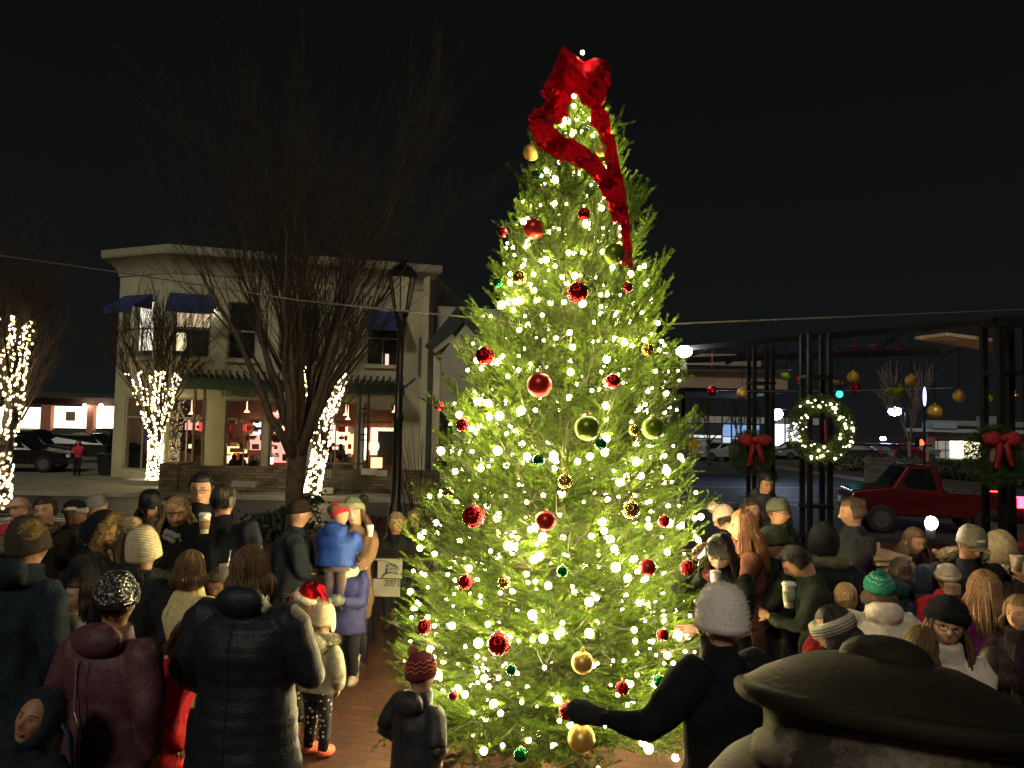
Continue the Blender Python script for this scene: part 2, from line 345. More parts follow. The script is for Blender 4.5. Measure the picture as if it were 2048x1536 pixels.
# goods on shelves and pendant lamps give the shop its clutter
Rg = np.random.default_rng(77); gm = [mat('goods_'+n_, c_, .6) for n_, c_ in (('red', (.5, .03, .03)), ('cream', (.7, .6, .4)), ('brown', (.2, .09, .04)), ('green', (.03, .2, .08)), ('white', (.8, .8, .75)))]+[M_warm]
w = MB()
for o_ in g_ops[:4]:
    for k_ in range(60):
        u = Rg.uniform(o_[0]-.3, o_[1]+.6); dep = Rg.uniform(1.2, 3.8); z_ = Rg.choice([.75, 1.15, 1.5, 1.85, 2.2])+Rg.uniform(0, .12); hh_ = Rg.uniform(.08, .3)
        p = wpt(A_, B_, u, z_, -dep); w.box(tuple(p), (Rg.uniform(.06, .3), .12, hh_), 0, int(Rg.choice(6, p=[.2, .2, .25, .1, .17, .08])))
loc0(w.obj('shop_goods', gm, smooth=False))
for k_ in range(9):
    o_ = g_ops[k_ % 5]; u = Rg.uniform(o_[0]+.2, o_[1]+.2); p = wpt(A_, B_, u, Rg.uniform(2.35, 2.75), -Rg.uniform(1.5, 3.5)); w = MB(); w.rings([(p.x, p.y, p.z+dz, r_, r_) for dz, r_ in ((0, .12), (.05, .10), (.12, .03), (.6, .01))], 12); loc0(w.obj('pendant_lamp', lampm2 if False else M_warm))
u_, z_ = onwall(749, 893, A_, B_); th_ = np.linspace(0, 6.2832, 26); w = MB(); p = wpt(A_, B_, u_, z_, -.22); w.tubes(np.stack([p.x+.19*np.cos(th_), p.y+0*th_, p.z+.25*np.sin(th_)], 1), .035, 6); loc0(w.obj('lit_door_wreath', mat('door_wreath_glow', (.8, .8, .6), .5, emis=(1, .85, .6), es=1.6)))
# table-and-chair silhouettes, seated figures' shapes and wreath inside
w = MB()
for px, py in ((462, 922), (478, 921), (505, 924), (655, 905), (672, 898), (688, 900), (660, 925), (700, 922), (352, 880), (372, 885), (385, 890)):
    u, z = onwall(px, py, A_, B_); p = wpt(A_, B_, u, 0, -1.8); w.rings([(p.x, p.y, zz, r, r) for zz, r in ((0, .2), (.04, .2), (.06, .03), (z-.5, .03), (z-.35, .22), (z-.1, .2), (z, .09), (z+.12, .1), (z+.2, .04))], 10)
loc0(w.obj('cafe_furniture', mat('furniture_dark', (.03, .02, .018), .6)))
def windows(A, B, ops, ground):
    e, n, L = frame_uv(A, B); ang = math.atan2(e.y, e.x)
    for i, (u0, u1, z0, z1) in enumerate(ops):
        f = MB(); t = .07
        for a, b, c, d in ((u0, u1, z0, z0+t), (u0, u1, z1-t, z1), (u0, u0+t, z0+t, z1-t), (u1-t, u1, z0+t, z1-t)):
            p = wpt(A, B, (a+b)/2, (c+d)/2, -.12); f.box(tuple(p), (b-a, .09, d-c), ang)
        zm = z1-.75 if ground else (z0+z1)/2
        p = wpt(A, B, (u0+u1)/2, zm, -.12); f.box(tuple(p), (u1-u0-2*t, .07, .06), ang)
        if u1-u0 > 1.1 and not (ground and i == 4): p = wpt(A, B, (u0+u1)/2, (z0+zm)/2, -.12); f.box(tuple(p), (.05, .06, zm-z0-.1), ang)
        fo = loc0(f.obj('window', M_frame, smooth=False))
        g = MB(); p = wpt(A, B, (u0+u1)/2, (z0+z1)/2, -.13); g.box(tuple(p), (u1-u0-.1, .02, z1-z0-.1), ang)
        go = g.obj('pane', M_glassd if (ground or i == 0) else M_glassu, smooth=False); go.parent = fo
        if not ground:
            s = MB(); p = wpt(A, B, (u0+u1)/2, z0-.06, .03); s.box(tuple(p), (u1-u0+.2, .14, .1), ang); so_ = s.obj('sill', M_cream, smooth=False); so_.parent = fo
windows(A_, B_, g_ops, True); windows(A_, B_, u_ops, False); windows(C_, A_, c_ops[:1], True); windows(C_, A_, c_ops[1:], False)
# upstairs lit room behind the first upper window
inside('lit_room', mat('lit_ceiling', (.6, .45, .25), .8, emis=(1, .72, .42), es=1.1, var=.5, vs=1.2), 349, 625, 420, 656, .9); inside('curtain', M_teal, 382, 654, 420, 714, .5)
inside('window_light', mat('lit_lamp', (.8, .7, .5), .6, emis=(1, .9, .5), es=1.6), 350, 665, 372, 702, 1.0); inside('lit_room', mat('lit_wall', (.8, .8, .7), .8, emis=(1, .93, .75), es=1.8, var=.7, vs=5), 284, 592, 306, 700, .7, A=C_, B=A_)
inside('doorway', mat('lit_doorway', (.6, .4, .4), .8, emis=(1, .7, .65), es=1.), 771, 708, 777, 730, .02)
inside('shutter', M_teal, 838, 676, 846, 752, -.05)
# cornice
M_corn = mat('pale_cornice', (.36, .34, .25), .9, var=.10)
w = MB()
for j, (o, z0, z1) in enumerate([(.04+.44*((k_+1)/12)**2.2, ZT-.75+.06*k_, ZT-.69+.06*k_) for k_ in range(12)]+[(.5, ZT-.03, ZT+.22)]):
    pts = []
    eC, nC, _ = frame_uv(C_, A_); eA, nA, _ = frame_uv(A_, B_); nm = (nC+nA).normalized()
    q = [Vector((C_[0], C_[1], 0))+nC*o-eC*o, Vector((A_[0], A_[1], 0))+nm*o, Vector((B_[0], B_[1], 0))+nA*o+eA*o]
    b = [Vector((C_[0], C_[1], 0))-nC*.3-eC*o, Vector((A_[0], A_[1], 0))-nm*.3, Vector((B_[0], B_[1], 0))-nA*.3+eA*o]
    V = [(*p[:2], z0) for p in q+b]+[(*p[:2], z1) for p in q+b]
    w.add(V, [[0, 1, 7, 6], [1, 2, 8, 7], [3, 9, 10, 4], [4, 10, 11, 5], [0, 3, 4, 1], [1, 4, 5, 2], [6, 7, 10, 9], [7, 8, 11, 10], [0, 6, 9, 3], [2, 5, 11, 8]])
loc0(w.obj('cornice', M_corn, smooth=False))
# awnings
def awning(A, B, u0, u1, zt, zb, out):
    a = [wpt(A, B, u0, zt, .01), wpt(A, B, u1, zt, .01), wpt(A, B, u1, zb, out), wpt(A, B, u0, zb, out)]; v = Vector((0, 0, .22)); t = Vector((0, 0, .02))
    V = a+[a[3]-v, a[2]-v]+[p-t for p in a]
    w = MB(); w.add([tuple(p) for p in V], [[0, 1, 2, 3], [3, 2, 5, 4], [6, 9, 8, 7]]); w.Fs.append((np.array([[0, 3, 9], [1, 8, 2]]), 0))
    c1, c2 = wpt(A, B, u0, zb, .01), wpt(A, B, u1, zb, .01); w.add([tuple(p) for p in (a[0], a[3], c1, a[1], a[2], c2)], [[0, 1, 2], [3, 5, 4]])
    loc0(w.obj('awning', M_blue, smooth=False))
awning(A_, B_, u_ops[0][0]-.1, u_ops[0][1]+.15, 6.95, 6.35, .9)
awning(C_, A_, c_ops[1][0]-.2, c_ops[1][1]-.1, 6.95, 6.35, .9)
awning(A_, B_, u_ops[3][0]-.1, u_ops[3][1]+.15, 6.75, 6.1, .8)
lampm = mat('lamp_glow', (1, 1, 1), .5, emis=(1, .93, .8), es=40)
w = MB(); w.ball(tuple(wpt(A_, B_, onwall(423, 618, A_, B_)[0], 6.4, .25)), .07, 10, 6); loc0(w.obj('wall_lamp', lampm))
# timber trellis over the shop fronts, on ladder posts
e, n, L = frame_uv(A_, B_); ang = math.atan2(e.y, e.x)
uA, uB = onwall(362, 770, A_, B_)[0], onwall(800, 780, A_, B_)[0]
w = MB()
for off, z, hh in ((1.15, 3.55, .42), (.12, 3.62, .3)):
    p = wpt(A_, B_, (uA+uB)/2, z, off); w.box(tuple(p), (uB-uA, .12, hh), ang)
N = 34
for i in range(N):
    u = uA+.15+(uB-uA-.3)*i/(N-1); a = wpt(A_, B_, u, 3.84, .0); b = wpt(A_, B_, u, 3.84, 1.45); w.bar(a, b, .07, .14); w.bar(b, wpt(A_, B_, u, 3.98, 1.75), .07, .1)
loc0(w.obj('trellis', M_green, smooth=False))
for px in (404, 722):
    u = onwall(px, 850, A_, B_)[0]; w = MB()
    for du in (-.16, .16): w.bar(wpt(A_, B_, u+du, 0, 1.15), wpt(A_, B_, u+du, 3.4, 1.15), .08)
    for z in (.7, 1.6, 1.8, 2.6, 2.8): w.bar(wpt(A_, B_, u-.13, z, 1.15), wpt(A_, B_, u+.13, z, 1.15), .05)
    loc0(w.obj('trellis_post', mat('brown_black_post', (.03, .02, .015), .6), smooth=False))
def text(s, size, m, M, name, parent=None, th=.03, **kw):
    c = bpy.data.curves.new('t', 'FONT'); c.body = s; c.size = size; c.extrude = th; c.align_x = 'LEFT'
    ob = bpy.data.objects.new('t', c); TMP.collection.objects.link(ob); TVL.update(); me = bpy.data.meshes.new_from_object(ob.evaluated_get(TVL.depsgraph))
    bpy.data.objects.remove(ob); me.materials.clear(); me.materials.append(m); V = np.empty(len(me.vertices)*3); me.vertices.foreach_get('co', V); V = xf(M, V.reshape(-1, 3)); me.vertices.foreach_set('co', V.ravel()); me.update()
    o = bpy.data.objects.new(name, me); COL.objects.link(o); o.parent = parent; tag(o, **kw); return o
M_let = mat('green_letters', (.03, .13, .04), .5)
for s_, x0, x1, yy in (('STARBUCKS', 440, 548, 789), ('COFFEE', 612, 688, 799)):
    u0 = onwall(x0, yy, A_, B_)[0]; u1 = onwall(x1, yy, A_, B_)[0]; p = wpt(A_, B_, u0, 3.14, .06)
    M = Matrix.Translation(p) @ Matrix((( e.x, 0, -n.x*-1, 0), (e.y, 0, n.y, 0), (0, 1, 0, 0), (0, 0, 0, 1)))
    o = text(s_, .42, M_let, Matrix.Identity(4), 'lettering'); V = np.empty(len(o.data.vertices)*3); o.data.vertices.foreach_get('co', V); V = V.reshape(-1, 3)
    V[:, 0] *= (u1-u0)/V[:, 0].max(); V = xf(M, V); o.data.vertices.foreach_set('co', V.ravel()); o.data.update(); loc0(o)
# lower wing to the right and the gabled porch beside it
F0 = at(1010, 900, 32.6); F_ = (F0.x, F0.y); B2_ = (B_[0]+.02, B_[1]+.6)
wing = empty('side_wing', (B2_[0], B2_[1], 0), label='lower cream flat roofed wing right of the cafe, behind the lit tree', cat='building')
w = MB(); zt = at(880, 612, 31.9).z; w2 = [W_(868, 800, 905, 925, B2_, F_)]; w2[0][2:] = [.4, 3.0]
facade(w, B2_, F_, -.1, zt, .3, w2); q = w.obj('wall', mat('grey_cream_render', (.44, .44, .36), .9, var=.1, vs=1), smooth=False); q.parent = wing; q.matrix_parent_inverse = Matrix.Translation(-wing.location)
w = MB(); w.bar((B2_[0], B2_[1]+4, zt-.1), (F_[0], F_[1]+4, zt-.1), 7.2, .15); q = w.obj('roof', M_sof, smooth=False); q.parent = wing; q.matrix_parent_inverse = Matrix.Translation(-wing.location)
w = MB(); e2, n2, _ = frame_uv(B2_, F_); p = wpt(B2_, F_, (w2[0][0]+w2[0][1])/2, 1.7, -.2); w.box(tuple(p), (w2[0][1]-w2[0][0], .04, 2.6), math.atan2(e2.y, e2.x)); q = w.obj('window', M_glassu, smooth=False); q.parent = wing; q.matrix_parent_inverse = Matrix.Translation(-wing.location)
g0, g1, g2 = at(860, 702, 27), at(925, 622, 27), at(1000, 702, 27)
po = empty('gabled_porch', (g1.x, 27, 0), label='small dark gabled porch with a pale edge board, just left of the lit tree', cat='porch')
def lp(o, par): o.parent = par; o.matrix_parent_inverse = Matrix.Translation(-Vector(par.location)); return o
w = MB(); w.add([tuple(g0), tuple(g1), tuple(g2), (g0.x, 30, g0.z), (g1.x, 30, g1.z), (g2.x, 30, g2.z)], [[0, 3, 4, 1], [1, 4, 5, 2]]); w.bar(g0+Vector((0, .05, 0)), g1+Vector((0, .05, 0)), .12, .5); w.bar(g2+Vector((0, .05, 0)), g1+Vector((0, .05, 0)), .12, .5)
lp(w.obj('roof', mat('dark_green_roof', (.02, .035, .028), .7), smooth=False), po)
w = MB(); w.bar(at(868, 704, 26.8), at(908, 672, 26.8), .1, .16); w.bar(at(876, 712, 26.8), at(990, 716, 26.8), .1, .06); lp(w.obj('edge_board', M_corn, smooth=False), po)
w = MB(); w.box((g0.x+.25, 27.2, g0.z/2), (.25, .25, g0.z)); w.box((g2.x-.25, 27.2, g2.z/2), (.25, .25, g2.z)); lp(w.obj('post', M_cream, smooth=False), po)
# dry-stone wall before the terrace
M_stone = brickmat('stone_walling', (.20, .155, .10), (.09, .07, .045), (.03, .025, .02), 3.2, rot=(rad(90), 0, 0), w=.9, h=.32, bump=1, msize=.02)
s0, s1 = at(352, 930, 24.8), at(640, 938, 25.2); s2, s3 = at(664, 940, 25.2), at(880, 945, 25.6)
sw = MB(); zt = s0.z
sw.bar((s0.x, s0.y, .38), (s1.x, s1.y, .38), .45, .78); sw.bar((s2.x, s2.y, .36), (s3.x, s3.y, .36), .45, .74); sw.box((s0.x-.1, s0.y+.3, .42), (.6, 1.2, .85))
for i in range(40):
    t = random.random(); a = s0.lerp(s3, t); sw.box((a.x, a.y-.235, random.uniform(.1, .68)), (random.uniform(.25, .6), .06, random.uniform(.08, .17)), math.atan2(s3.y-s0.y, s3.x-s0.x), 0)
sw.obj('stone_wall', M_stone, smooth=False, label='low brown stone wall in front of the cafe terrace', cat='wall')
w = MB()
for i in range(16):
    x = s1.x+.1+i*.085; w.bar((x, 24.6, .05), (x, 24.6, .95), .02)
w.bar((s1.x+.05, 24.6, .95), (s1.x+1.45, 24.6, .95), .05); w.bar((s1.x+.05, 24.6, .1), (s1.x+1.45, 24.6, .1), .04)
w.obj('railing', M_black, smooth=False, label='short black metal railing at the gap in the stone wall', cat='railing')
# pale stone blocks standing in front
for px, py, ww in ((490, 968, .75), (740, 943, .5), (765, 946, .35), (640, 983, .9)):
    p = gnd(px, 985, 0); q = at(px, py, 24.2); w = MB(); w.box((q.x, 24.2, max(q.z, .12)/1), (ww, .3, .18)); 
    w.obj('stone_block', M_conc, smooth=False, label={490: 'pale rectangular stone set in the stone wall above the dark haired man', 740: 'pale stone on the wall top just left of the street lamp pole', 765: 'smaller pale stone on the wall top nearest the lamp pole', 640: 'long pale stone at the foot of the wall beside the lit trunk'}[px], cat='stone')
w = MB(); p = gnd(306, 968); w.rings([(p.x, p.y, 0, .95, .7), (p.x, p.y, .16, .95, .7), (p.x, p.y, .17, .85, .6)], 24); w.obj('tree_planter', M_conc, smooth=False, label='low concrete planter ring round the foot of the lit tree before the cafe', cat='planter')
# potted cypress bushes beside the cafe corner
for i, (px, hgt) in enumerate(((222, 1.15), (262, .8))):
    p = gnd(px, 950); t = empty('potted_shrub', (p.x, p.y, 0), label=('small pointed evergreen in a tall dark pot at the cafe corner', 'low rounded shrub in a dark pot right of the pointed evergreen')[i], cat='potted plant')
    w = MB(); w.rings([(0, 0, 0, .42, .42), (0, 0, .1, .45, .45), (0, 0, .8, .55, .55), (0, 0, .85, .6, .6), (0, 0, .86, .5, .5)], 20); w.obj('pot', mat('dark_pot', (.02, .02, .022), .5), t)
    V = rng.normal(size=(1500, 3)); V /= np.linalg.norm(V, axis=1)[:, None]; hh = rng.random(1500); rr = (.24 if i == 0 else .4)*(1-hh if i == 0 else np.sqrt(1-hh**2))
    c = np.stack([V[:, 0]*rr, V[:, 1]*rr, .85+hh*(.85 if i == 0 else .35)], 1); d = V*.05; s_ = np.cross(d, rng.normal(size=(1500, 3)))*.6
    w = MB(); w.add(np.stack([c-s_, c+s_, c+d*1.5+[0, 0, .04]], 1), np.arange(4500).reshape(-1, 3)); w.obj('foliage', mat('shrub_leaf', (.03, .06, .02), .7, trans=.2), t, smooth=False)
# ------------------------------------------------------------------ far left shop
M_shopw = mat('lit_shop_window', (.9, .85, .7), .6, emis=(1, .86, .62), es=2.6, var=.1, vs=1)
M_brk = brickmat('red_brick_wall', (.35, .13, .09), (.25, .09, .06), (.2, .15, .12), 4, rot=(rad(90), 0, 0))
M_terr = mat('terracotta_pier', (.50, .20, .12), .8)
q0, q1 = at(-60, 900, 48), at(240, 900, 48)
sh = empty('corner_shop', ((q0.x+q1.x)/2, 48, 0), label='brightly lit low shop with terracotta piers at the far left', cat='shop')
def bx(nm, m, x0, y0, x1, y1, Y, th, par, dy=0, **kw):
    a, b = at(x0, y0, Y), at(x1, y1, Y); mb = MB(); mb.box(((a.x+b.x)/2, Y+dy, (a.z+b.z)/2), (abs(b.x-a.x), th, abs(b.z-a.z))); o = mb.obj(nm, m, smooth=False, **kw)
    if par: lp(o, par)
    return o
bx('wall', mat('shop_wall_dark', (.10, .05, .03), .8), -60, 790, 240, 811, 48, .4, sh, .2); 
w = MB(); w.box(((q0.x+q1.x)/2, 50.5, (at(100, 790, 48).z)), (abs(q1.x-q0.x)+1, 6.5, .3)); lp(w.obj('roof', M_sof, smooth=False), sh)
for x0, x1 in ((-60, 84), (104, 178), (188, 205), (209, 238)): bx('window', M_shopw, x0, 812, x1, 857, 48.3, .05, sh)
for x0, x1 in ((86, 103), (178, 188)): bx('pier', M_terr, x0, 810, x1, 868, 48, .4, sh)
bx('wall', M_sof, -60, 857, 240, 885, 48, .3, sh); bx('poster', mat('poster_brown', (.25, .18, .12), .7), 132, 823, 150, 842, 48.2, .03, sh)
for px in (169, 202): 
    w = MB(); w.ball(tuple(at(px, 811, 47.5)), .11, 8, 6); lp(w.obj('lamp', lampm), sh)
# low dark hedge in front of it
def tufts(name, pts, hgt, n, m, size=.09, spread=.5, **kw):
    """leafy mass along a polyline of (x,y)"""
    P = np.array([(p[0], p[1]) for p in pts], float); sg = rng.integers(0, len(P)-1, n) if len(P) > 1 else np.zeros(n, int); t = rng.random(n)[:, None]
    b = P[sg]*(1-t)+P[np.minimum(sg+1, len(P)-1)]*t + rng.normal(size=(n, 2))*spread*.45
    z = np.abs(rng.random(n)**.6)*hgt*(.75+.25*np.sin(b[:, 0]*2.1+b[:, 1]))
    c = np.stack([b[:, 0], b[:, 1], z], 1); d = rng.normal(size=(n, 3)); d /= np.linalg.norm(d, axis=1)[:, None]; s_ = np.cross(d, rng.normal(size=(n, 3))); s_ /= np.linalg.norm(s_, axis=1)[:, None]
    V = np.stack([c-s_*size*.4, c+s_*size*.4, c+d*size], 1); w = MB(); w.add(V, np.arange(3*n).reshape(-1, 3)); return w.obj(name, m, smooth=False, **kw)
M_hedge = mat('hedge_leaf', (.035, .05, .02), .8, var=.4, vs=2)
M_hedge2 = mat('dry_grass', (.10, .10, .06), .85, var=.4, vs=2)
a, b = at(60, 900, 44), at(245, 900, 44)
tufts('hedge', [(a.x, 44), (b.x, 44)], 1.15, 3500, M_hedge, .16, .5, label='low dark clipped hedge below the bright shop windows', cat='hedge')
tufts('hedge', [(gnd(1375, 900).x+.5, 47), (gnd(1480, 905).x, 46), (gnd(1560, 915).x, 43)], .85, 6000, M_hedge2, .2, 1.6, label='dim shaggy ornamental grasses along the far kerb, right of the lit tree', cat='shrubs')
tufts('hedge', [(gnd(1640, 925).x, 41), (gnd(1780, 940).x, 38)], .9, 4000, M_hedge, .18, 1.2, label='dark shrubs behind the lit wreath pergola column', cat='shrubs')
tufts('hedge', [(gnd(1830, 945).x, 36), (gnd(2060, 975).x, 33)], .9, 5000, M_hedge, .18, 1.2, label='dark shrubs below the brick shop at the right edge', cat='shrubs')
p1, p2 = at(1735, 940, 33), at(1835, 940, 31)
w = MB(); w.bar((p1.x, 33, .55), (p2.x, 31, .55), .4, 1.35); w.obj('garden_wall', M_stone, smooth=False, label='low brown wall on the verge behind the red pickup', cat='wall')

# ------------------------------------------------------------------ right: canopy building, far store, brick shop
cb = empty('canopy_building', (at(1430, 800, 31).x, 31, 0), label='pale fascia canopy building far behind the pergola, right of the lit tree', cat='building')
M_fas = mat('beige_fascia', (.34, .27, .21), .85, var=.1, vs=.6)
bx('fascia', M_fas, 1180, 735, 1575, 779, 31, .4, cb, .2)
bx('roof_edge', M_fas, 1180, 703, 1520, 733, 34, .3, cb); bx('roof_edge', M_black, 1180, 731, 1585, 737, 30.7, .3, cb)
a, b = at(1180, 779, 31), at(1575, 779, 31); w = MB(); w.box(((a.x+b.x)/2, 34.2, a.z+.12), (b.x-a.x-.1, 5.8, .2)); lp(w.obj('canopy', M_sof, smooth=False), cb)
for px in (1357, 1366, 1545):
    a = at(px, 850, 31.5); w = MB(); w.box((a.x, 31.6, a.z*0+1.9), (.16 if px > 1360 else .5, .3, 3.9)); lp(w.obj('column', M_sof, smooth=False), cb)
def floodlamp(px, py, Y, r, es, col, label, base=True, arm=0, cat='street lamp', power=0):
    p = at(px, py, Y); t = empty('street_lamp', (p.x+arm, Y, -.06), label=label, cat=cat)
    w = MB(); w.rings([(0, 0, 0, .14, .14), (0, 0, .5, .12, .12), (0, 0, .52, .06, .06), (0, 0, p.z-.05, .05, .05)], 10)
    if arm: w.bar((0, 0, p.z), (-arm, 0, p.z+.1), .06)
    w.box((-arm, 0, p.z+.10+r*.5), (r*2.6, r*2.6, .06)); w.obj('pole', M_black, t, smooth=False)
    w = MB(); w.ball((-arm, 0, p.z+.06), (r, r, r*.72), 14, 8); w.obj('lamp_head', mat('floodlight_lens', (1, 1, 1), .5, emis=col, es=es), t)
    return t
pf = at(1368, 703, 15.9); t = empty('floodlight', pf, label='bright white floodlight on a bracket at the left end of the pergola', cat='floodlight')
w = MB(); w.ball((0, 0, 0), (.17, .13, .12), 18, 12); w.obj('lamp_head', mat('floodlight_lens', (1, 1, 1), .5, emis=(.92, .94, 1), es=45), t)
w = MB(); w.box((0, .05, -.16), (.05, .05, .2)); w.box((0, .05, -.30), (.12, .1, .14)); w.obj('bracket', mat('grey_bracket', (.3, .28, .25), .6), t, smooth=False)
floodlamp(1332, 703, 33, .14, 40, (.92, .94, 1), 'small white lamp at the right edge of the lit tree, left of the floodlight')
floodlamp(1548, 828, 36, .40, 60, (.55, .68, 1), 'bluish white lamp on a thin pole between the two pergola columns')
floodlamp(1341, 812, 62, .3, 40, (.9, .95, 1), 'small distant white lamp low beside the right edge of the lit tree')
floodlamp(1790, 823, 68, .55, 60, (.6, .6, 1), 'violet white lamp with a short arm beside the bare tree', arm=.9)
floodlamp(1766, 877, 80, .28, 50, (1, 1, .95), 'tiny distant lamp low between the lit wreath and the brick shop')
st = empty('far_store', (at(1480, 800, 125).x, 125, 0), label='long white far store with bluish lit windows beyond the car park', cat='building')
M_stw = mat('white_store_wall', (.62, .63, .66), .8, var=.1, vs=.2)
bx('wall', M_stw, 1300, 828, 1400, 846, 125, .5, st); bx('wall', M_stw, 1400, 832, 1640, 850, 125, .5, st); bx('wall', mat('store_dark', (.05, .06, .1), .6), 1330, 846, 1442, 866, 125.2, .5, st); bx('wall', mat('soffit_glow_band', (.8, .85, .9), .6, emis=(.85, .92, 1), es=.9), 1300, 868, 1442, 876, 125, .4, st)  # light under the store soffit is put in as the band's own glow
bx('wall', mat('store_base', (.5, .52, .5), .8), 1300, 876, 1442, 893, 125.2, .4, st)
bx('window', mat('blue_window', (.4, .6, .9), .3, emis=(.28, .52, 1), es=.55, var=.6, vs=.4), 1445, 849, 1520, 874, 125, .3, st); bx('window', mat('pale_window', (.6, .7, .9), .3, emis=(.7, .85, 1), es=.75, var=.3, vs=.3), 1445, 874, 1520, 895, 125, .3, st)
bx('window', mat('white_window', (.9, .9, 1), .3, emis=(.8, .88, 1), es=2.6, var=.2, vs=.3), 1545, 848, 1600, 893, 125, .3, st)
w = MB(); a, b = at(1300, 830, 125), at(1640, 850, 125); w.box(((a.x+b.x)/2, 135, a.z-.2), (b.x-a.x, 20, .3)); lp(w.obj('roof', M_sof, smooth=False), st)
for px in (1444, 1463, 1482, 1501, 1520, 1570): p = at(px, 870, 124.7); w = MB(); w.box((p.x, 124.7, 2.4), (.22, .2, 4.2)); lp(w.obj('mullion', M_sof, smooth=False), st)
bs = empty('brick_shop', (at(1960, 880, 78).x, 78, 0), label='single storey brick shop with yellow lit windows at the right edge', cat='building')
bx('wall', M_brk, 1852, 862, 1868, 925, 78, .5, bs); bx('wall', mat('shop_cornice', (.40, .42, .42), .7), 1815, 856, 2120, 869, 77.5, .8, bs)
bx('wall', mat('shop_parapet', (.22, .26, .24), .8), 1850, 840, 2120, 856, 79, .5, bs); bx('roof_unit', mat('roof_unit_metal', (.35, .4, .42), .5), 1848, 844, 1896, 857, 78.5, 2, bs, -.6); bx('roof_unit', mat('roof_unit_grey', (.25, .29, .28), .6), 1957, 833, 1990, 858, 78.5, 2, bs, -.6)
bx('wall', M_brk, 1867, 869, 2120, 881, 78, .4, bs); bx('wall', M_brk, 1965, 881, 2120, 930, 78, .4, bs); bx('wall', M_brk, 1867, 919, 1966, 932, 78, .4, bs)
M_ylw = mat('yellow_lit_window', (.9, .8, .5), .5, emis=(1, .9, .55), es=5, var=.35, vs=1.2); M_grw = mat('grey_lit_window', (.4, .4, .35), .5, emis=(1, .95, .8), es=.16, var=.6, vs=2)
for x0, x1, mm in ((1868, 1882, M_grw), (1883, 1899, M_grw), (1901, 1919, M_ylw), (1920, 1937, M_ylw), (1938, 1965, M_ylw)):
    o = bx('window', mm, x0, 882, x1, 918, 78.1, .2, bs); p1, p2 = at(x0, 900, 77.9), at(x1, 900, 77.9); w = MB(); w.bar((p1.x, 77.9, p1.z), (p2.x, 77.9, p1.z), .08, .08); w.bar(((p1.x+p2.x)/2, 77.85, p1.z-.9), ((p1.x+p2.x)/2, 77.85, p1.z+.9), .05); m_ = w.obj('glazing_bar', M_black, smooth=False); m_.parent = o
w = MB(); a, b = at(1852, 860, 78), at(2120, 860, 78); w.box(((a.x+b.x)/2, 84, a.z-.15), (b.x-a.x, 11, .2)); lp(w.obj('roof', M_sof, smooth=False), bs)

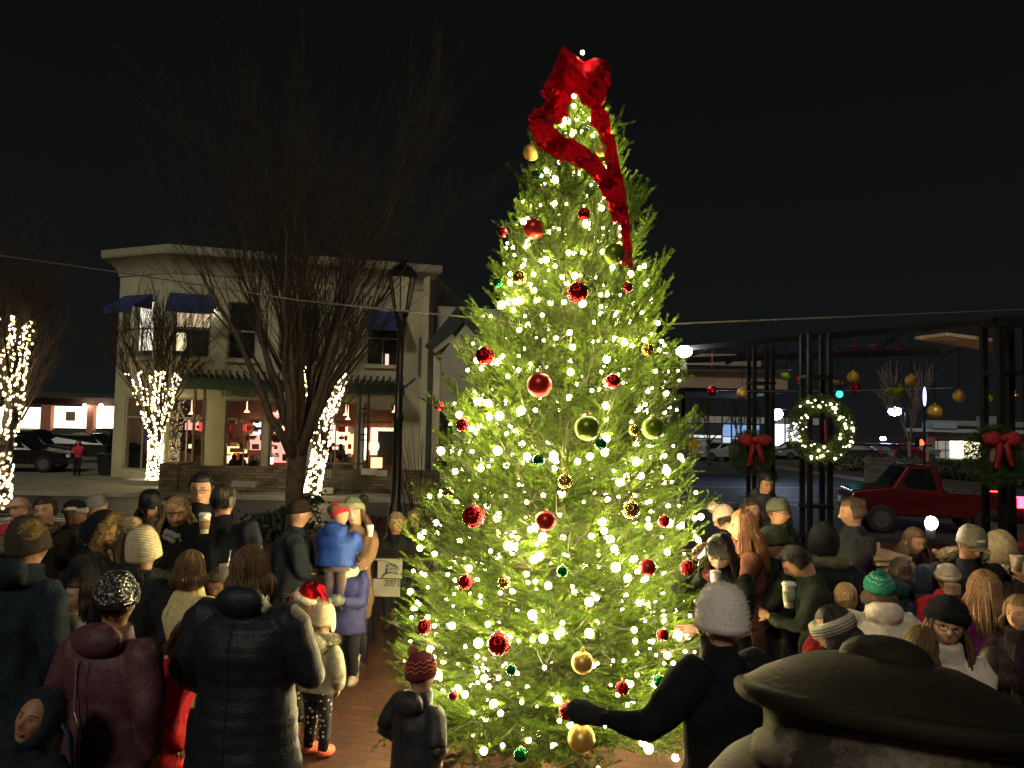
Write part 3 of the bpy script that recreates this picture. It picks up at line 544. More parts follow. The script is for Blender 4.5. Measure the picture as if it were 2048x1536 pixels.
# ------------------------------------------------------------------ vehicles
def car(px, py_base, Y, rz, col, label, L=4.4, Wd=1.8, H=1.45, style='car', lit=(), group=None, rough=.25, name='parked_car'):
    p = at(px, py_base, Y); z0 = -.06 if Y > 60 else (-.13 if Y < 23.3 or px > 1300 else 0); t = empty(name, (p.x, Y, z0), rz, label=label, cat='car' if style == 'car' else 'pickup truck', group=group)
    m = mat('car_paint', col, rough, .3, var=.05, coat=.6); gl = mat('car_glass', (.01, .012, .015), .05, spec=.8); hl = L/2
    if style == 'pickup':
        prof = [(-hl, .42), (-hl, .98), (-hl*.12, 1.0), (-hl*.06, 1.62), (hl*.30, 1.66), (hl*.50, 1.12), (hl*.97, 1.0), (hl, .8), (hl, .42)]
    else:
        prof = [(-hl, .35), (-hl*.99, .85), (-hl*.86, .98), (-hl*.55, H*.98), (hl*.08, H), (hl*.42, .95), (hl*.92, .78), (hl, .6), (hl, .33)]
    n = len(prof); w = MB(); V = []
    for y, ins in ((-Wd/2, 1), (Wd/2, 1)):
        for x, z in prof: V.append((x, y*(.82 if z > 1.2 else 1), z))
    w.add(V, [list(range(n))[::-1]]); w.Fs.append((np.array([list(range(n, 2*n))]), 0)); w.Fs.append((np.array([[i, (i+1) % n, n+(i+1) % n, n+i] for i in range(n)]), 0))
    b_ = w.obj('body', m, t, smooth=False); bv = b_.modifiers.new('bevel', 'BEVEL'); bv.width = .06; bv.segments = 3; bv.limit_method = 'ANGLE'
    w = MB(); x0, x1, zb, ztp = (-hl*.03, hl*.42, 1.08, 1.56) if style == 'pickup' else (-hl*.72, hl*.30, .97, H-.10)
    for sgn in (-1, 1):
        y = sgn*(Wd/2*.915+.012); k = sgn*.06; w = MB()
        w.add([(x0, y+k*1.1, zb), (x1, y+k*1.1, zb), (x1-.32, y-k*.9, ztp), (x0+.12, y-k*.9, ztp)], [[0, 1, 2, 3]]); w.obj('side_window', gl, t, smooth=False)
    w = MB(); xa, xb = (hl*.505, hl*.32) if style == 'pickup' else (hl*.415, hl*.11); za, zb2 = (1.15, 1.60) if style == 'pickup' else (.98, H-.04)
    w.add([(xa+.03, -Wd*.40, za), (xa+.03, Wd*.40, za), (xb+.03, Wd*.36, zb2), (xb+.03, -Wd*.36, zb2)], [[0, 1, 2, 3]]); w.obj('windscreen', gl, t, smooth=False)
    tyre = mat('tyre_rubber', (.015, .015, .015), .8); rim = mat('wheel_rim', (.35, .35, .36), .3, .9)
    for sx_ in (-.62, .62):
        for sy in (-1, 1):
            c = (sx_*hl, sy*(Wd/2-.08), .34); M = Matrix.Rotation(rad(90), 4, 'X')
            w = MB(); w.rings([(0, 0, -.12, .28, .28), (0, 0, -.11, .34, .34), (0, 0, .11, .34, .34), (0, 0, .12, .28, .28)], 22); w.map(lambda V: xf(M, V)); wh = w.obj('wheel', tyre, t, loc=c)
            w = MB(); w.rings([(0, 0, -.125, .2, .2), (0, 0, .125, .2, .2)], 16); w.map(lambda V: xf(M, V)); w.obj('rim', rim, wh, smooth=False)
    for sy in (-1, 1):
        w = MB(); w.box((hl-.01, sy*Wd*.38, .68), (.08, .3, .14)); w.obj('headlight', mat('headlight', (.8, .8, .8), .2, emis=(1, .9, .75), es=(30 if 'head' in lit else .02)), t, smooth=False)
        w = MB(); w.box((-hl+.03, sy*(Wd*.48), .86), (.24, .12, .26)); w.obj('tail_light', mat('tail_light', (.5, .02, .02), .3, emis=(1, .03, .05), es=(16 if 'tail' in lit else .02)), t, smooth=False)
    return t
G_l = 'cars parked at the far left'; G_r = 'cars parked by the far store'
car(30, 930, 31.5, rad(12), (.008, .008, .01), 'dark sedan parked behind the lit tree at the far left', group=G_l)
car(70, 885, 38, rad(8), (.02, .02, .022), 'dark car with a pale bonnet edge below the bright shop', group=G_l, H=1.6)
car(185, 900, 39, rad(5), (.03, .035, .04), 'grey car parked beside the cafe corner, behind the pink jacket', group=G_l)
car(1475, 905, 66, rad(160), (.75, .77, .8), 'white car with a bright glinting flank left of the dark wreath', group=G_r, H=1.6)
car(1440, 908, 60, rad(200), (.5, .52, .55), 'smaller silver car at the near left of the white one', group=G_r)
car(1400, 910, 64, rad(100), (.45, .45, .47), 'pale car half behind the yellow crossing sign', group=G_r)
car(1580, 905, 70, rad(170), (.55, .58, .62), 'pale car right of the blue white lamp pole', group=G_r)
car(1600, 912, 64, rad(190), (.3, .33, .36), 'grey car just left of the lit wreath', group=G_r)
for i, (px, c, l_) in enumerate(((1700, (.05, .05, .06), 'dark car just right of the lit wreath'), (1730, (.3, .3, .32), 'grey car in the distant row, second right of the lit wreath'), (1757, (.04, .04, .05), 'black car in the distant row under the violet lamp'), (1790, (.18, .02, .02), 'dark red car in the distant row by the lamp pole'), (1822, (.2, .3, .32), 'teal grey car left of the signal pole'))):
    car(px, 908, 66+i, rad(165+i*5), c, l_, group='row of cars in the distant car park', H=1.5)
pk = car(1850, 1055, 19.2, rad(166), (.11, .004, .007), 'red pickup truck driving left with its tail light on', L=3.75, Wd=1.75, style='pickup', lit=('tail',), name='pickup_truck')
# ------------------------------------------------------------------ signals and signs
def pole_obj(name, px, Y, ytop, r, label, cat, z0=-.06):
    p = at(px, ytop, Y); t = empty(name, (p.x, Y, z0), label=label, cat=cat); w = MB(); w.rings([(0, 0, 0, r*1.6, r*1.6), (0, 0, .3, r*1.6, r*1.6), (0, 0, .32, r, r), (0, 0, p.z, r*.8, r*.8)], 10); w.obj('pole', M_black, t, smooth=False); return t, p
t, p = pole_obj('traffic_light', 1640, 44, 772, .07, 'green lit traffic light on a mast arm above the lit wreath', 'traffic light')
c = at(1677, 787, 44); dx = c.x-p.x; w = MB(); w.bar((0, 0, p.z+.03), (dx+.5, 0, p.z+.13), .08); w.obj('mast_arm', M_black, t, smooth=False)
w = MB(); w.box((dx, 0, c.z+.25), (.36, .2, 1.05)); hs = w.obj('signal_housing', M_black, t, smooth=False)
w = MB(); w.ball((dx, -.14, c.z+.02), (.19, .09, .19), 14, 8); w.obj('green_lens', mat('green_signal', (0, .8, .7), .3, emis=(.02, 1, .78), es=7), hs)
t, p = pole_obj('pedestrian_signal', 1848, 36, 780, .06, 'pole with a red hand pedestrian signal left of the brick shop', 'pedestrian signal')
c = at(1840, 882, 36); dx = c.x-p.x; w = MB(); w.box((dx, 0, c.z+.02), (.36, .25, .42)); hs = w.obj('signal_housing', M_black, t, smooth=False)
w = MB(); Mh = mat('red_hand_signal', (.9, .1, .05), .4, emis=(1, .06, .02), es=6); w.box((dx, -.14, c.z-.07), (.15, .02, .15))
for k_, (ox, hh) in enumerate(((-.055, .12), (-.018, .15), (.018, .14), (.055, .10))): w.box((dx+ox, -.14, c.z+hh/2), (.028, .02, hh))
w.box((dx+.10, -.14, c.z-.04), (.03, .02, .11)); w.obj('hand_symbol', Mh, hs, smooth=False)
w = MB(); w.ball((.0, -.05, p.z-.25), (.07, .07, .45), 10, 8); w.obj('lamp_head', mat('violet_lamp', (1, 1, 1), .4, emis=(.55, .5, 1), es=5), t)
w = MB(); q = at(1852, 905, 36); w.box((q.x-p.x, -.1, q.z), (.12, .05, .7)); w.obj('sign_strip', mat('red_white_strip', (.5, .2, .15), .6), t, smooth=False)
t, p = pole_obj('crossing_sign', 1384, 52, 868, .04, 'yellow diamond pedestrian crossing sign beside the lit tree', 'road sign')
My = mat('yellow_sign', (.95, .52, .02), .5); c = at(1384, 886, 52); w = MB(); M45 = Matrix.Rotation(rad(45), 4, 'Y'); w.box((0, -.06, c.z), (.85, .03, .85), 0, 0, M45); d_ = w.obj('sign_plate', My, t, smooth=False)
w = MB(); z = c.z; w.ball((.02, -.09, z+.26), (.055, .02, .06), 8, 6); w.bar((0, -.09, z+.2), (0, -.09, z-.05), .1, .02); w.bar((0, -.09, z-.02), (-.13, -.09, z-.3), .06, .02); w.bar((0, -.09, z-.02), (.12, -.09, z-.3), .06, .02); w.bar((0, -.09, z+.16), (-.14, -.09, z-.0), .045, .02); w.bar((0, -.09, z+.16), (.15, -.09, z+.02), .045, .02)
w.obj('walker_symbol', M_black, d_, smooth=False); w = MB(); q = at(1388, 900, 52); w.box((q.x-p.x, -.06, q.z), (.55, .03, .3)); w.obj('sub_plate', My, t, smooth=False)

# ------------------------------------------------------------------ street lamp (unlit lantern)
p = at(785, 1000, 13.5); tp = at(806, 512, 13.5)
t = empty('street_lamp', (p.x+.06, 13.5, 0), label='tall unlit black lantern street lamp left of the lit tree', cat='street lamp')
H_ = tp.z; b0 = H_-1.02
w = MB(); w.rings([(0, 0, z, r, r) for z, r in ((0, .2), (.25, .2), (.3, .15), (.8, .13), (.85, .10), (1.1, .085), (b0-1.9, .078), (b0-1.88, .095), (b0-1.8, .095), (b0-1.78, .07), (b0-.25, .06), (b0-.24, .085), (b0-.1, .1), (b0, .13))], 18); w.obj('pole', M_black, t)
w = MB(); w.bar((.05, 0, b0-1.35), (.28, 0, b0-1.15), .035); w.obj('bracket', M_black, t, smooth=False)
hd = MB(); hd.rings([(0, 0, b0+z, r, r) for z, r in ((.62, .25), (.65, .27), (.72, .25), (.83, .15), (.88, .07), (.92, .07), (.95, .035), (1.0, .05), (1.02, .01))], 8)
for i in range(8):
    a = i*math.pi/4; hd.bar((.12*math.cos(a), .12*math.sin(a), b0), (.235*math.cos(a), .235*math.sin(a), b0+.63), .02)
for a in (0, 2.1, 4.2): hd.bar((0, 0, b0+.95), (.09*math.cos(a), .09*math.sin(a), b0+1.06), .015)
ho = hd.obj('lantern', M_black, t, smooth=False)
w = MB(); w.rings([(0, 0, b0+.02, .105, .105), (0, 0, b0+.62, .22, .22)], 8, cap=False); w.obj('glass', mat('lantern_glass', (.42, .42, .36), .5, var=.12, alpha=.75), ho, smooth=False)

# ------------------------------------------------------------------ black pergola on four-post columns
M_perg = mat('pergola_metal', (.006, .006, .0065), .55, .1, spec=.2)
pg = empty('pergola', (at(1620, 1000, 14.5).x, 14.5, 0), label='black metal pergola with four post columns hung with coloured balls', cat='pergola')
ZB = 3.95; cols = []
for px, Y, gap, pw in ((1521, 15.3, .36, .07), (1632, 13.2, .34, .075), (2013, 11.6, .40, .085)):
    c = at(px, 900, Y); cols.append(c); w = MB()
    for sx_ in (-.5, .5):
        for sy in (-.5, .5): w.box((c.x+sx_*gap, Y+sy*gap, ZB/2), (pw, pw, ZB))
    for z in (.5, 1.0, 3.2): w.box((c.x, Y, z), (gap+.1, gap+.1, .05))
    lp(w.obj('column', M_perg, smooth=False), pg)
a, b = at(1325, 700, 16.6), at(1990, 658, 11.4)
w = MB(); w.bar((a.x, a.y, ZB), (b.x, b.y, ZB), .10, .10); e_ = Vector((b.x-a.x, b.y-a.y, 0)).normalized(); 
a2, b2 = Vector((a.x-.6, a.y+3.4, ZB)), Vector((b.x+1.5, b.y+4.2, ZB)); w.bar(a2, b2, .12, .14); w.bar((b.x, b.y, ZB), (b.x+3, b.y-.4, ZB), .12, .14)
lp(w.obj('beam', M_perg, smooth=False), pg)
for i in range(6):
    t_ = i/5; q0 = Vector((a.x, a.y, ZB+.1)).lerp(Vector((b.x, b.y, ZB+.1)), t_); q1 = a2.lerp(b2, t_); w = MB(); w.bar(q0+Vector((0, .1, -.1)), q1+Vector((0, -.1, -.1)), .05, .10); lp(w.obj('rafter', M_perg, smooth=False), pg)
# sloping soffit panel near the right column; light put into its pale colour
M_soff = mat('pergola_panel', (.42, .33, .26), .6, var=.1)
P_ = [at(1830, 679, 12.6), at(1893, 671, 12.2), at(1985, 683, 11.9), at(1985, 704, 12.9)]
w = MB(); w.add([tuple(v) for v in P_]+[tuple(v+Vector((0, 0, .05))) for v in P_], [[0, 1, 2, 3], [4, 7, 6, 5], [0, 4, 5, 1], [1, 5, 6, 2], [2, 6, 7, 3], [3, 7, 4, 0]]); lp(w.obj('panel', M_soff, smooth=False), pg)
M_rb = mat('red_ribbon', (.24, .006, .012), .75, var=.3, vs=20, bump=.5, bs=50)
for i, (x0, x1) in enumerate(((1664, 1680), (1700, 1722), (1735, 1762), (1785, 1805))):
    y0 = 693-(x0-1664)*.045; w = MB(); q = [at(x0, y0, 14.2-i*.35), at(x1-6, y0-1, 14.1-i*.35), at(x1+6, y0+8, 15.0-i*.35), at(x0+10, y0+8, 15.1-i*.35)]; w.add([tuple(v) for v in q]+[tuple(v-Vector((0, 0, .02))) for v in q], [[0, 1, 2, 3], [4, 7, 6, 5], [0, 4, 5, 1], [3, 2, 6, 7]]); w.obj('ribbon', M_rb, smooth=False, label=('leftmost strip', 'second strip from the left', 'longest strip', 'rightmost strip')[i]+' of red ribbon laid over the pergola beam', cat='ribbon', group='red ribbon on the pergola beam')
# cable the balls hang by
ca, cb_ = at(1432, 781, 15.4), at(1905, 776, 12.2)
w = MB(); w.tubes([tuple(ca.lerp(cb_, i/12)-Vector((0, 0, .03*math.sin(math.pi*i/12)))) for i in range(13)], .008, 5); w.obj('cable', mat('steel_cable', (.3, .28, .26), .4, .6), label='thin horizontal cable under the pergola behind the hanging balls', cat='cable')
# ------------------------------------------------------------------ baubles
BM = {'red': mat('red_bauble_matte', (.55, .03, .02), .38, .55, var=.05, coat=.2), 'redg': mat('red_bauble_gloss', (.50, .008, .012), .10, .85, var=.1, bump=.25, bs=120, kind='voronoi'),
      'green': mat('lime_bauble_matte', (.16, .27, .015), .36, .5, var=.05, coat=.2), 'greeng': mat('green_bauble_gloss', (.0, .16, .045), .10, .85, var=.1, bump=.25, bs=120, kind='voronoi'),
      'gold': mat('gold_bauble_matte', (.80, .52, .12), .40, .55, var=.05), 'goldg': mat('gold_bauble_gloss', (.62, .42, .08), .09, .9, var=.1, bump=.25, bs=120, kind='voronoi')}
M_capm = mat('bauble_cap', (.7, .55, .25), .3, .9)
_bm = {}
def bauble(p, d, kind, label, group, string=None):
    if kind not in _bm:
        w = MB(); w.ball((0, 0, 0), 1, 28, 18); a_ = w.mesh('glass_ball', BM[kind]); w = MB(); w.rings([(0, 0, .97, .2, .2), (0, 0, 1.16, .2, .2)], 12)
        th = np.linspace(0, 2*np.pi, 13); w.tubes(np.stack([np.cos(th)*.12, th*0, 1.26+np.sin(th)*.12], 1), .025, 4); _bm[kind] = (a_, w.mesh('cap', M_capm))
    t = empty('bauble', p, label=label, cat='bauble', group=group); put('ball', _bm[kind][0], t, scale=d/2); put('cap', _bm[kind][1], t, scale=d/2)
    if string:
        w = MB(); w.tubes([(0, 0, d*.6), (0, 0, string)], .006, 4); w.obj('hanging_cord', M_rb if kind.startswith('red') else M_perg, t)
    return t
CN = {'red': 'matte red', 'redg': 'shiny red', 'green': 'matte lime green', 'greeng': 'shiny dark green', 'gold': 'matte gold', 'goldg': 'shiny gold'}
for px, py, d, kd, lb in ((1424, 782, 21, 'redg', 'shiny red ball hanging leftmost under the pergola'), (1484, 786, 21, 'gold', 'gold ball hanging just left of the first pergola column'), (1573, 751, 21, 'green', 'lime green ball hanging right of the first pergola column'), (1602, 758, 20, 'red', 'red ball beside the lime green one, above the lit wreath'),
        (1676, 762, 19, 'goldg', 'shiny gold ball just above the green traffic light'), (1706, 754, 23, 'gold', 'matte gold ball directly above a shiny red one'), (1710, 777, 22, 'redg', 'shiny red ball directly below a gold one under the pergola'), (1786, 779, 21, 'green', 'lime ball half hidden behind a larger lime ball'), (1798, 782, 25, 'green', 'larger lime ball in front of another lime ball'),
        (1822, 761, 23, 'gold', 'gold ball up right of the two lime balls'), (1870, 823, 28, 'gold', 'lowest and largest gold ball, above the brick shop roof'), (1918, 792, 24, 'gold', 'gold ball between the lowest gold ball and the right column'), (1976, 797, 24, 'green', 'lime ball half behind the right hand pergola column'), (2031, 792, 18, 'goldg', 'small shiny gold ball at the right edge behind the column')):
    Y = 15.6-(px-1424)*.0055; p = at(px, py, Y); bauble(p, d*Y/F, kd, lb, 'balls hanging from the pergola', ZB-p.z)
# ------------------------------------------------------------------ wreaths
M_need = mat('wreath_needles', (.045, .085, .02), .6, var=.4, vs=8, trans=.15)
def wreath(px, py, Y, R, r, lit, label, n=9000, bow=None):
    p = at(px, py, Y); t = empty('wreath', p, label=label, cat='wreath')
    a = rng.random(n)*2*np.pi; b = rng.random(n)*2*np.pi; q = r*np.sqrt(rng.random(n))
    c = np.stack([(R+q*np.cos(b))*np.cos(a), q*np.sin(b)*.9, (R+q*np.cos(b))*np.sin(a)], 1); o = np.stack([np.cos(b)*np.cos(a), np.sin(b), np.cos(b)*np.sin(a)], 1)
    d = o+rng.normal(size=(n, 3))*.5+np.stack([-np.sin(a), a*0, np.cos(a)], 1)*.5; d /= np.linalg.norm(d, axis=1)[:, None]; s_ = np.cross(d, rng.normal(size=(n, 3))); s_ /= np.linalg.norm(s_, axis=1)[:, None]
    ln = (.05+.06*rng.random(n))[:, None]*(R/.45)**.5; V = np.stack([c-s_*.006, c+s_*.006, c+d*ln], 1); w = MB(); w.add(V, np.arange(3*n).reshape(-1, 3)); w.obj('greenery', M_need, t, smooth=False)
    if bow:
        w = MB()
        for sg in (-1, 1): w.ball((sg*bow*.55, 0, 0), (bow*.55, bow*.22, bow*.38), 16, 10, fn=lambda D, V: V*(1+.12*np.sin(D[:, 2:3]*14+D[:, 0:1]*9)))
        w.ball((0, -bow*.15, 0), bow*.2, 10, 8); w.box((-.25*bow, -.02, -bow*.9), (.3*bow, .03, 1.5*bow), 0, 0, Matrix.Rotation(.15, 4, 'Y')); w.box((.3*bow, -.02, -bow*.8), (.3*bow, .03, 1.4*bow), 0, 0, Matrix.Rotation(-.25, 4, 'Y'))
        w.map(lambda V: V+np.array([0, -r*1.1, R*.85])); w.obj('bow', M_rb, t)
    return t
# ------------------------------------------------------------------ bare street trees
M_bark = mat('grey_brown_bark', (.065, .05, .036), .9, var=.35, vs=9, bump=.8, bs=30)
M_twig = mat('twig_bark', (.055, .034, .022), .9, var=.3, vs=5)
def grow(base, H, r0, fork, spread, nlimb, nsec, ntwig, seed, lean=0):
    """vase shaped tree: trunk, limbs rising and fanning, twigs. returns dict of polylines"""
    R = np.random.default_rng(seed); trunk = [(0, 0, 0)]; K = 7; limbs, lr = [], []
    tk = np.array([[math.sin(k*1.3)*.03*r0*4, math.cos(k)*.02, fork*k/(K-1)] for k in range(K)]); trk = (tk, np.array([r0*(1.35, 1.08, 1, .97, .97, 1.0, 1.05)[k] for k in range(K)]))
    K2 = 12
    for i in range(nlimb):
        a = 2*np.pi*(i+.5*R.random())/nlimb; L = (H-fork)*(.75+.2*R.random()); out = spread*(.35+.65*R.random()) if i % 3 else spread*.25
        t = np.linspace(0, 1, K2); x = out*(t**.92)*np.cos(a); y = out*(t**.92)*np.sin(a); z = fork*.86+L*t*(1-.12*t)
        w_ = np.cumsum(R.normal(size=(K2, 3))*.022*L**.5, 0); w_[0] = 0
        p = np.stack([x, y, z], 1)+w_*[1, 1, .3]+[0, 0, 0]; p[0, :2] = np.array([np.cos(a), np.sin(a)])*r0*.35; limbs.append(p); lr.append(r0*(.50 if i % 2 else .36)*(1-t*.93)**.9)
    def child(par, pr, n, l0, l1, ang, rk, K3, tmin=.2):
        o, orr = [], []
        for _ in range(n):
            i = R.integers(len(par)); p = par[i]; k = tmin+(1-tmin)*R.random()**.8; j = min(int(k*(len(p)-1)), len(p)-2); q = p[j]+(p[j+1]-p[j])*(k*(len(p)-1)-j); d = p[j+1]-p[j]; d = d/np.linalg.norm(d)
            s_ = R.normal(size=3); s_[2] = abs(s_[2])*.3; rad_ = np.array([q[0], q[1], 0]); rad_ /= np.linalg.norm(rad_)+1e-6; d2 = d+(s_/np.linalg.norm(s_))*ang+rad_*.15; d2[2] = max(d2[2], .25); d2 /= np.linalg.norm(d2)
            L = R.uniform(l0, l1); t = np.linspace(0, 1, K3)[:, None]; c = R.normal(size=3)*.12; c[2] = .16
            o.append(q+d2*L*t+c*L*t**2); orr.append(np.minimum(pr[i][j]*rk, .05)*(1-t[:, 0]*.85))
        return o, orr
    sec, sr = child(limbs, lr, nsec, H*.12, H*.34, .38, .55, 8)
    tw, tr = child(limbs+sec, lr+sr, ntwig, H*.06, H*.2, .55, .5, 5, .3)
    return trk, (limbs, lr), (sec, sr), (tw, tr)
def bare_tree(name, p, H, r0, fork, spread, label, nl=9, ns=60, nt=900, seed=1, rz=0, mt=None, mb_=None):
    t = empty(name, (p[0], p[1], p[2]), rz, label=label, cat='tree'); trk, (li, lr), (se, sr), (tw, tr) = grow(p, H, r0, fork, spread, nl, ns, nt, seed)
    w = MB(); w.tubes(trk[0], trk[1], 16); w.tubes(np.array(li), np.array(lr), 10); w.map(lambda V: V+np.stack([wob(V, r0*.035, 9, 1), wob(V, r0*.035, 9, 2), V[:, 0]*0], 1)); w.obj('trunk', mb_ or M_bark, t)
    mn = max(.0045, .0003*p[1])
    w = MB(); w.tubes(np.array(se), np.maximum(np.array(sr), mn), 5, cap=False); w.tubes(np.array(tw), np.clip(np.array(tr)*.45, mn, mn*2.2), 3, cap=False); w.obj('crown', mt or M_twig, t)
    return t, trk, li, lr
M_bulb = mat('warm_white_bulb', (1, .9, .7), .4, emis=(1, .70, .30), es=1, var=0)
def bulbmat(name, es, col=(1, .72, .33)): return mat(name, (1, .9, .7), .4, emis=col, es=es, var=0)
def bloom_bulb(name, es, hot=(1, .80, .42), rim=(1, .62, .16)):  # bloom round each bulb is put into a centre-to-rim emission fade
    m = bulbmat(name, es, hot); n = m.node_tree.nodes; l = m.node_tree.links; b = n['Principled BSDF']; lw = n.new('ShaderNodeLayerWeight'); lw.inputs[0].default_value = .5
    r = n.new('ShaderNodeValToRGB'); r.color_ramp.elements[0].color = (*hot, 1); r.color_ramp.elements[1].color = (*rim, 1); r.color_ramp.elements[1].position = .9; l.new(lw.outputs['Facing'], r.inputs[0]); l.new(r.outputs[0], b.inputs['Emission Color'])
    mp = n.new('ShaderNodeMath'); mp.operation = 'POWER'; mp.inputs[0].default_value = .0012; l.new(lw.outputs['Facing'], mp.inputs[1]); m2 = n.new('ShaderNodeMath'); m2.operation = 'MULTIPLY'; m2.inputs[1].default_value = es; l.new(mp.outputs[0], m2.inputs[0]); l.new(m2.outputs[0], b.inputs['Emission Strength']); return m
def ico(r, m, sub=1):
    w = MB(); w.ball((0, 0, 0), r, 12, 8); return w.mesh('bulb', m)
def string_lights(pts, order, r, m, label, group, wire=True, wr=.004, jit=None, wlen=1.2):
    t = empty('string_lights', tuple(pts[0]), label=label, cat='string lights', group=group); P = pts-pts[0]; me = ico(r, m)
    for i, q in enumerate(P[:100]): put('bulb', me, t, tuple(q), 1 if jit is None else jit[i])
    if len(P) > 100:
        w = MB()
        for i, q in enumerate(P[100:]): w.ball(tuple(q), r*(1 if jit is None else jit[100+i]), 8, 5)
        w.obj('bulb', m, t, kind='stuff')
    if wire:
        w = MB(); a, b = P[:-1], P[1:]; k = np.linalg.norm(a-b, axis=1) < wlen; a, b = a[k], b[k]
        tt = np.linspace(0, 1, 4)[None, :, None]; w.tubes(a[:, None]*(1-tt)+b[:, None]*tt-np.array([0, 0, .012])*np.sin(np.pi*tt), wr, 3, cap=False); w.obj('wire', mat('green_wire', (.02, .03, .015), .6), t)
    return t
def wrapped(tree, trk, li, lr, z0, z1, n, r, es, label, seed, keep=None):
    R = np.random.default_rng(seed); pts = []; base = np.array(tree.location); fork = trk[0][-1][2]; nl = len(li); Mz = np.array(tree.rotation_euler.to_matrix())
    zt = np.linspace(z0, z1, n)
    for z in zt:
        a = R.random()*6.283
        if z < fork: c = np.array([0, 0, z]); rr = np.interp(z, trk[0][:, 2], trk[1])+.02
        else:
            i = R.integers(nl); p = li[i]; c = np.array([np.interp(z, p[:, 2], p[:, 0]), np.interp(z, p[:, 2], p[:, 1]), z]); rr = np.interp(z, p[:, 2], lr[i])+.02
        q = base+(c+np.array([np.cos(a)*rr, np.sin(a)*rr, R.normal()*.02])) @ Mz.T if False else base+(Mz @ (c+np.array([np.cos(a)*rr, np.sin(a)*rr, R.normal()*.02])))
        if keep is None or keep(q): pts.append(q)
    pts = np.array(pts); m = bloom_bulb('tree_light', es); return string_lights(pts, None, r, m, label, 'lights wrapped round the street trees', wlen=.5)
p = gnd(308, 969); T1, k1, l1, r1 = bare_tree('bare_tree', (p.x, p.y, 0), 6.2, .21, 1.45, 1.55, 'bare street tree with a fully lit trunk before the cafe corner', 11, 60, 800, 11)
z1 = 2.25+(837-745)*p.y/F
wrapped(T1, k1, l1, r1, .12, z1, 950, .040, 30, 'dense warm lights wrapped round the trunk before the cafe corner', 1)
p = gnd(622, 996); T2, k2, l2, r2 = bare_tree('bare_tree', (p.x, p.y, 0), 6.0, .2, 1.4, 1.3, 'lit bare tree across the road, mostly hidden behind the big dark trunk', 9, 50, 700, 21); T2.rotation_euler = (0, rad(9), 0)
z2 = 2.25+(843-735)*p.y/F
wrapped(T2, k2, l2, r2, .1, z2, 700, .038, 30, 'warm lights on the tree half hidden behind the big dark trunk', 2)
p = at(6, 900, 18.2); T3, k3, l3, r3 = bare_tree('bare_tree', (p.x, 18.2, 0), 6.3, .2, 1.1, 1.5, 'nearest lit bare tree, cut by the left edge', 10, 60, 1000, 31, rz=.5)
wrapped(T3, k3, l3, r3, .1, 4.5, 900, .034, 30, 'brightest warm lights on the tree at the left edge', 3)
p = at(594, 900, 14.0); T4, k4, l4, r4 = bare_tree('bare_tree', (p.x, 14.0, 0), 7.2, .17, 1.8, 2.9, 'big dark unlit bare tree with a fanning crown before the cafe', 15, 120, 1900, 43, mt=mat('dark_twig', (.038, .027, .019), .95, var=.3), mb_=mat('dark_bark', (.075, .055, .038), .95, var=.4, vs=9, bump=.9, bs=30))
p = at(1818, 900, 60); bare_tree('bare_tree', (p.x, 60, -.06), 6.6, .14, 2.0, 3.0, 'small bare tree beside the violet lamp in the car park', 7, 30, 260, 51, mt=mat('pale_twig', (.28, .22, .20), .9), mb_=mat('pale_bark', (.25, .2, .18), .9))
for i, (px, lb) in enumerate(((1374, 'leftmost thin bare tree before the white far store'), (1417, 'middle thin bare tree before the white far store'), (1480, 'thin bare tree before the blue windows of the far store'))):
    p = at(px, 900, 50); bare_tree('bare_tree', (p.x, 50, 0), 4.6, .11, 1.6, 1.8, lb, 6, 16, 120, 60+i)
# leafless shrub to the right of the street lamp and the dark bush by the big trunk
for px, Y, hh, lb, sd in ((840, 15.5, 2.4, 'thin leafless upright shrub between the street lamp and the lit tree', 71), (1462, 17, .9, 'low twiggy shrub right of the lit tree by the road', 72)):
    p = at(px, 900, Y); t = empty('bare_shrub', (p.x, Y, 0), label=lb, cat='shrub'); R = np.random.default_rng(sd); n = 26; a = R.random(n)*6.28; tt = np.linspace(0, 1, 7)[None, :, None]; d = np.stack([np.cos(a)*.28, np.sin(a)*.28, .6+.4*R.random(n)], 1)*hh
    w = MB(); w.tubes(d[:, None]*tt+np.cumsum(R.normal(size=(n, 7, 3))*.025, 1)*(tt > 0), np.linspace(.012, .004, 7), 4, cap=False); w.obj('stems', M_twig, t)
a = at(565, 1000, 14.3); tufts('bush', [(a.x-.3, 14.4), (a.x+.3, 14.4)], 1.0, 2500, M_hedge, .09, .5, label='dark low evergreen bush at the foot of the big bare tree', cat='bush')
a, b = at(740, 1040, 16.1), at(900, 1040, 16.1); tufts('bush', [(a.x, 16.1), (b.x, 16.1)], .55, 1800, mat('red_brown_leaf', (.12, .05, .03), .8, var=.5), .07, .4, label='low reddish brown plants along the near kerb by the street lamp', cat='plants')

# ------------------------------------------------------------------ guy cable through the tree top
def cable(pts, label, r=.012):
    w = MB(); P = []
    for a, b in zip(pts[:-1], pts[1:]):
        for i in range(8): P.append(tuple(a.lerp(b, i/8)))
    P.append(tuple(pts[-1])); w.tubes(P, r, 5); w.obj('cable', mat('cable_sheath', (.22, .21, .19), .5, .3), label=label, cat='cable')
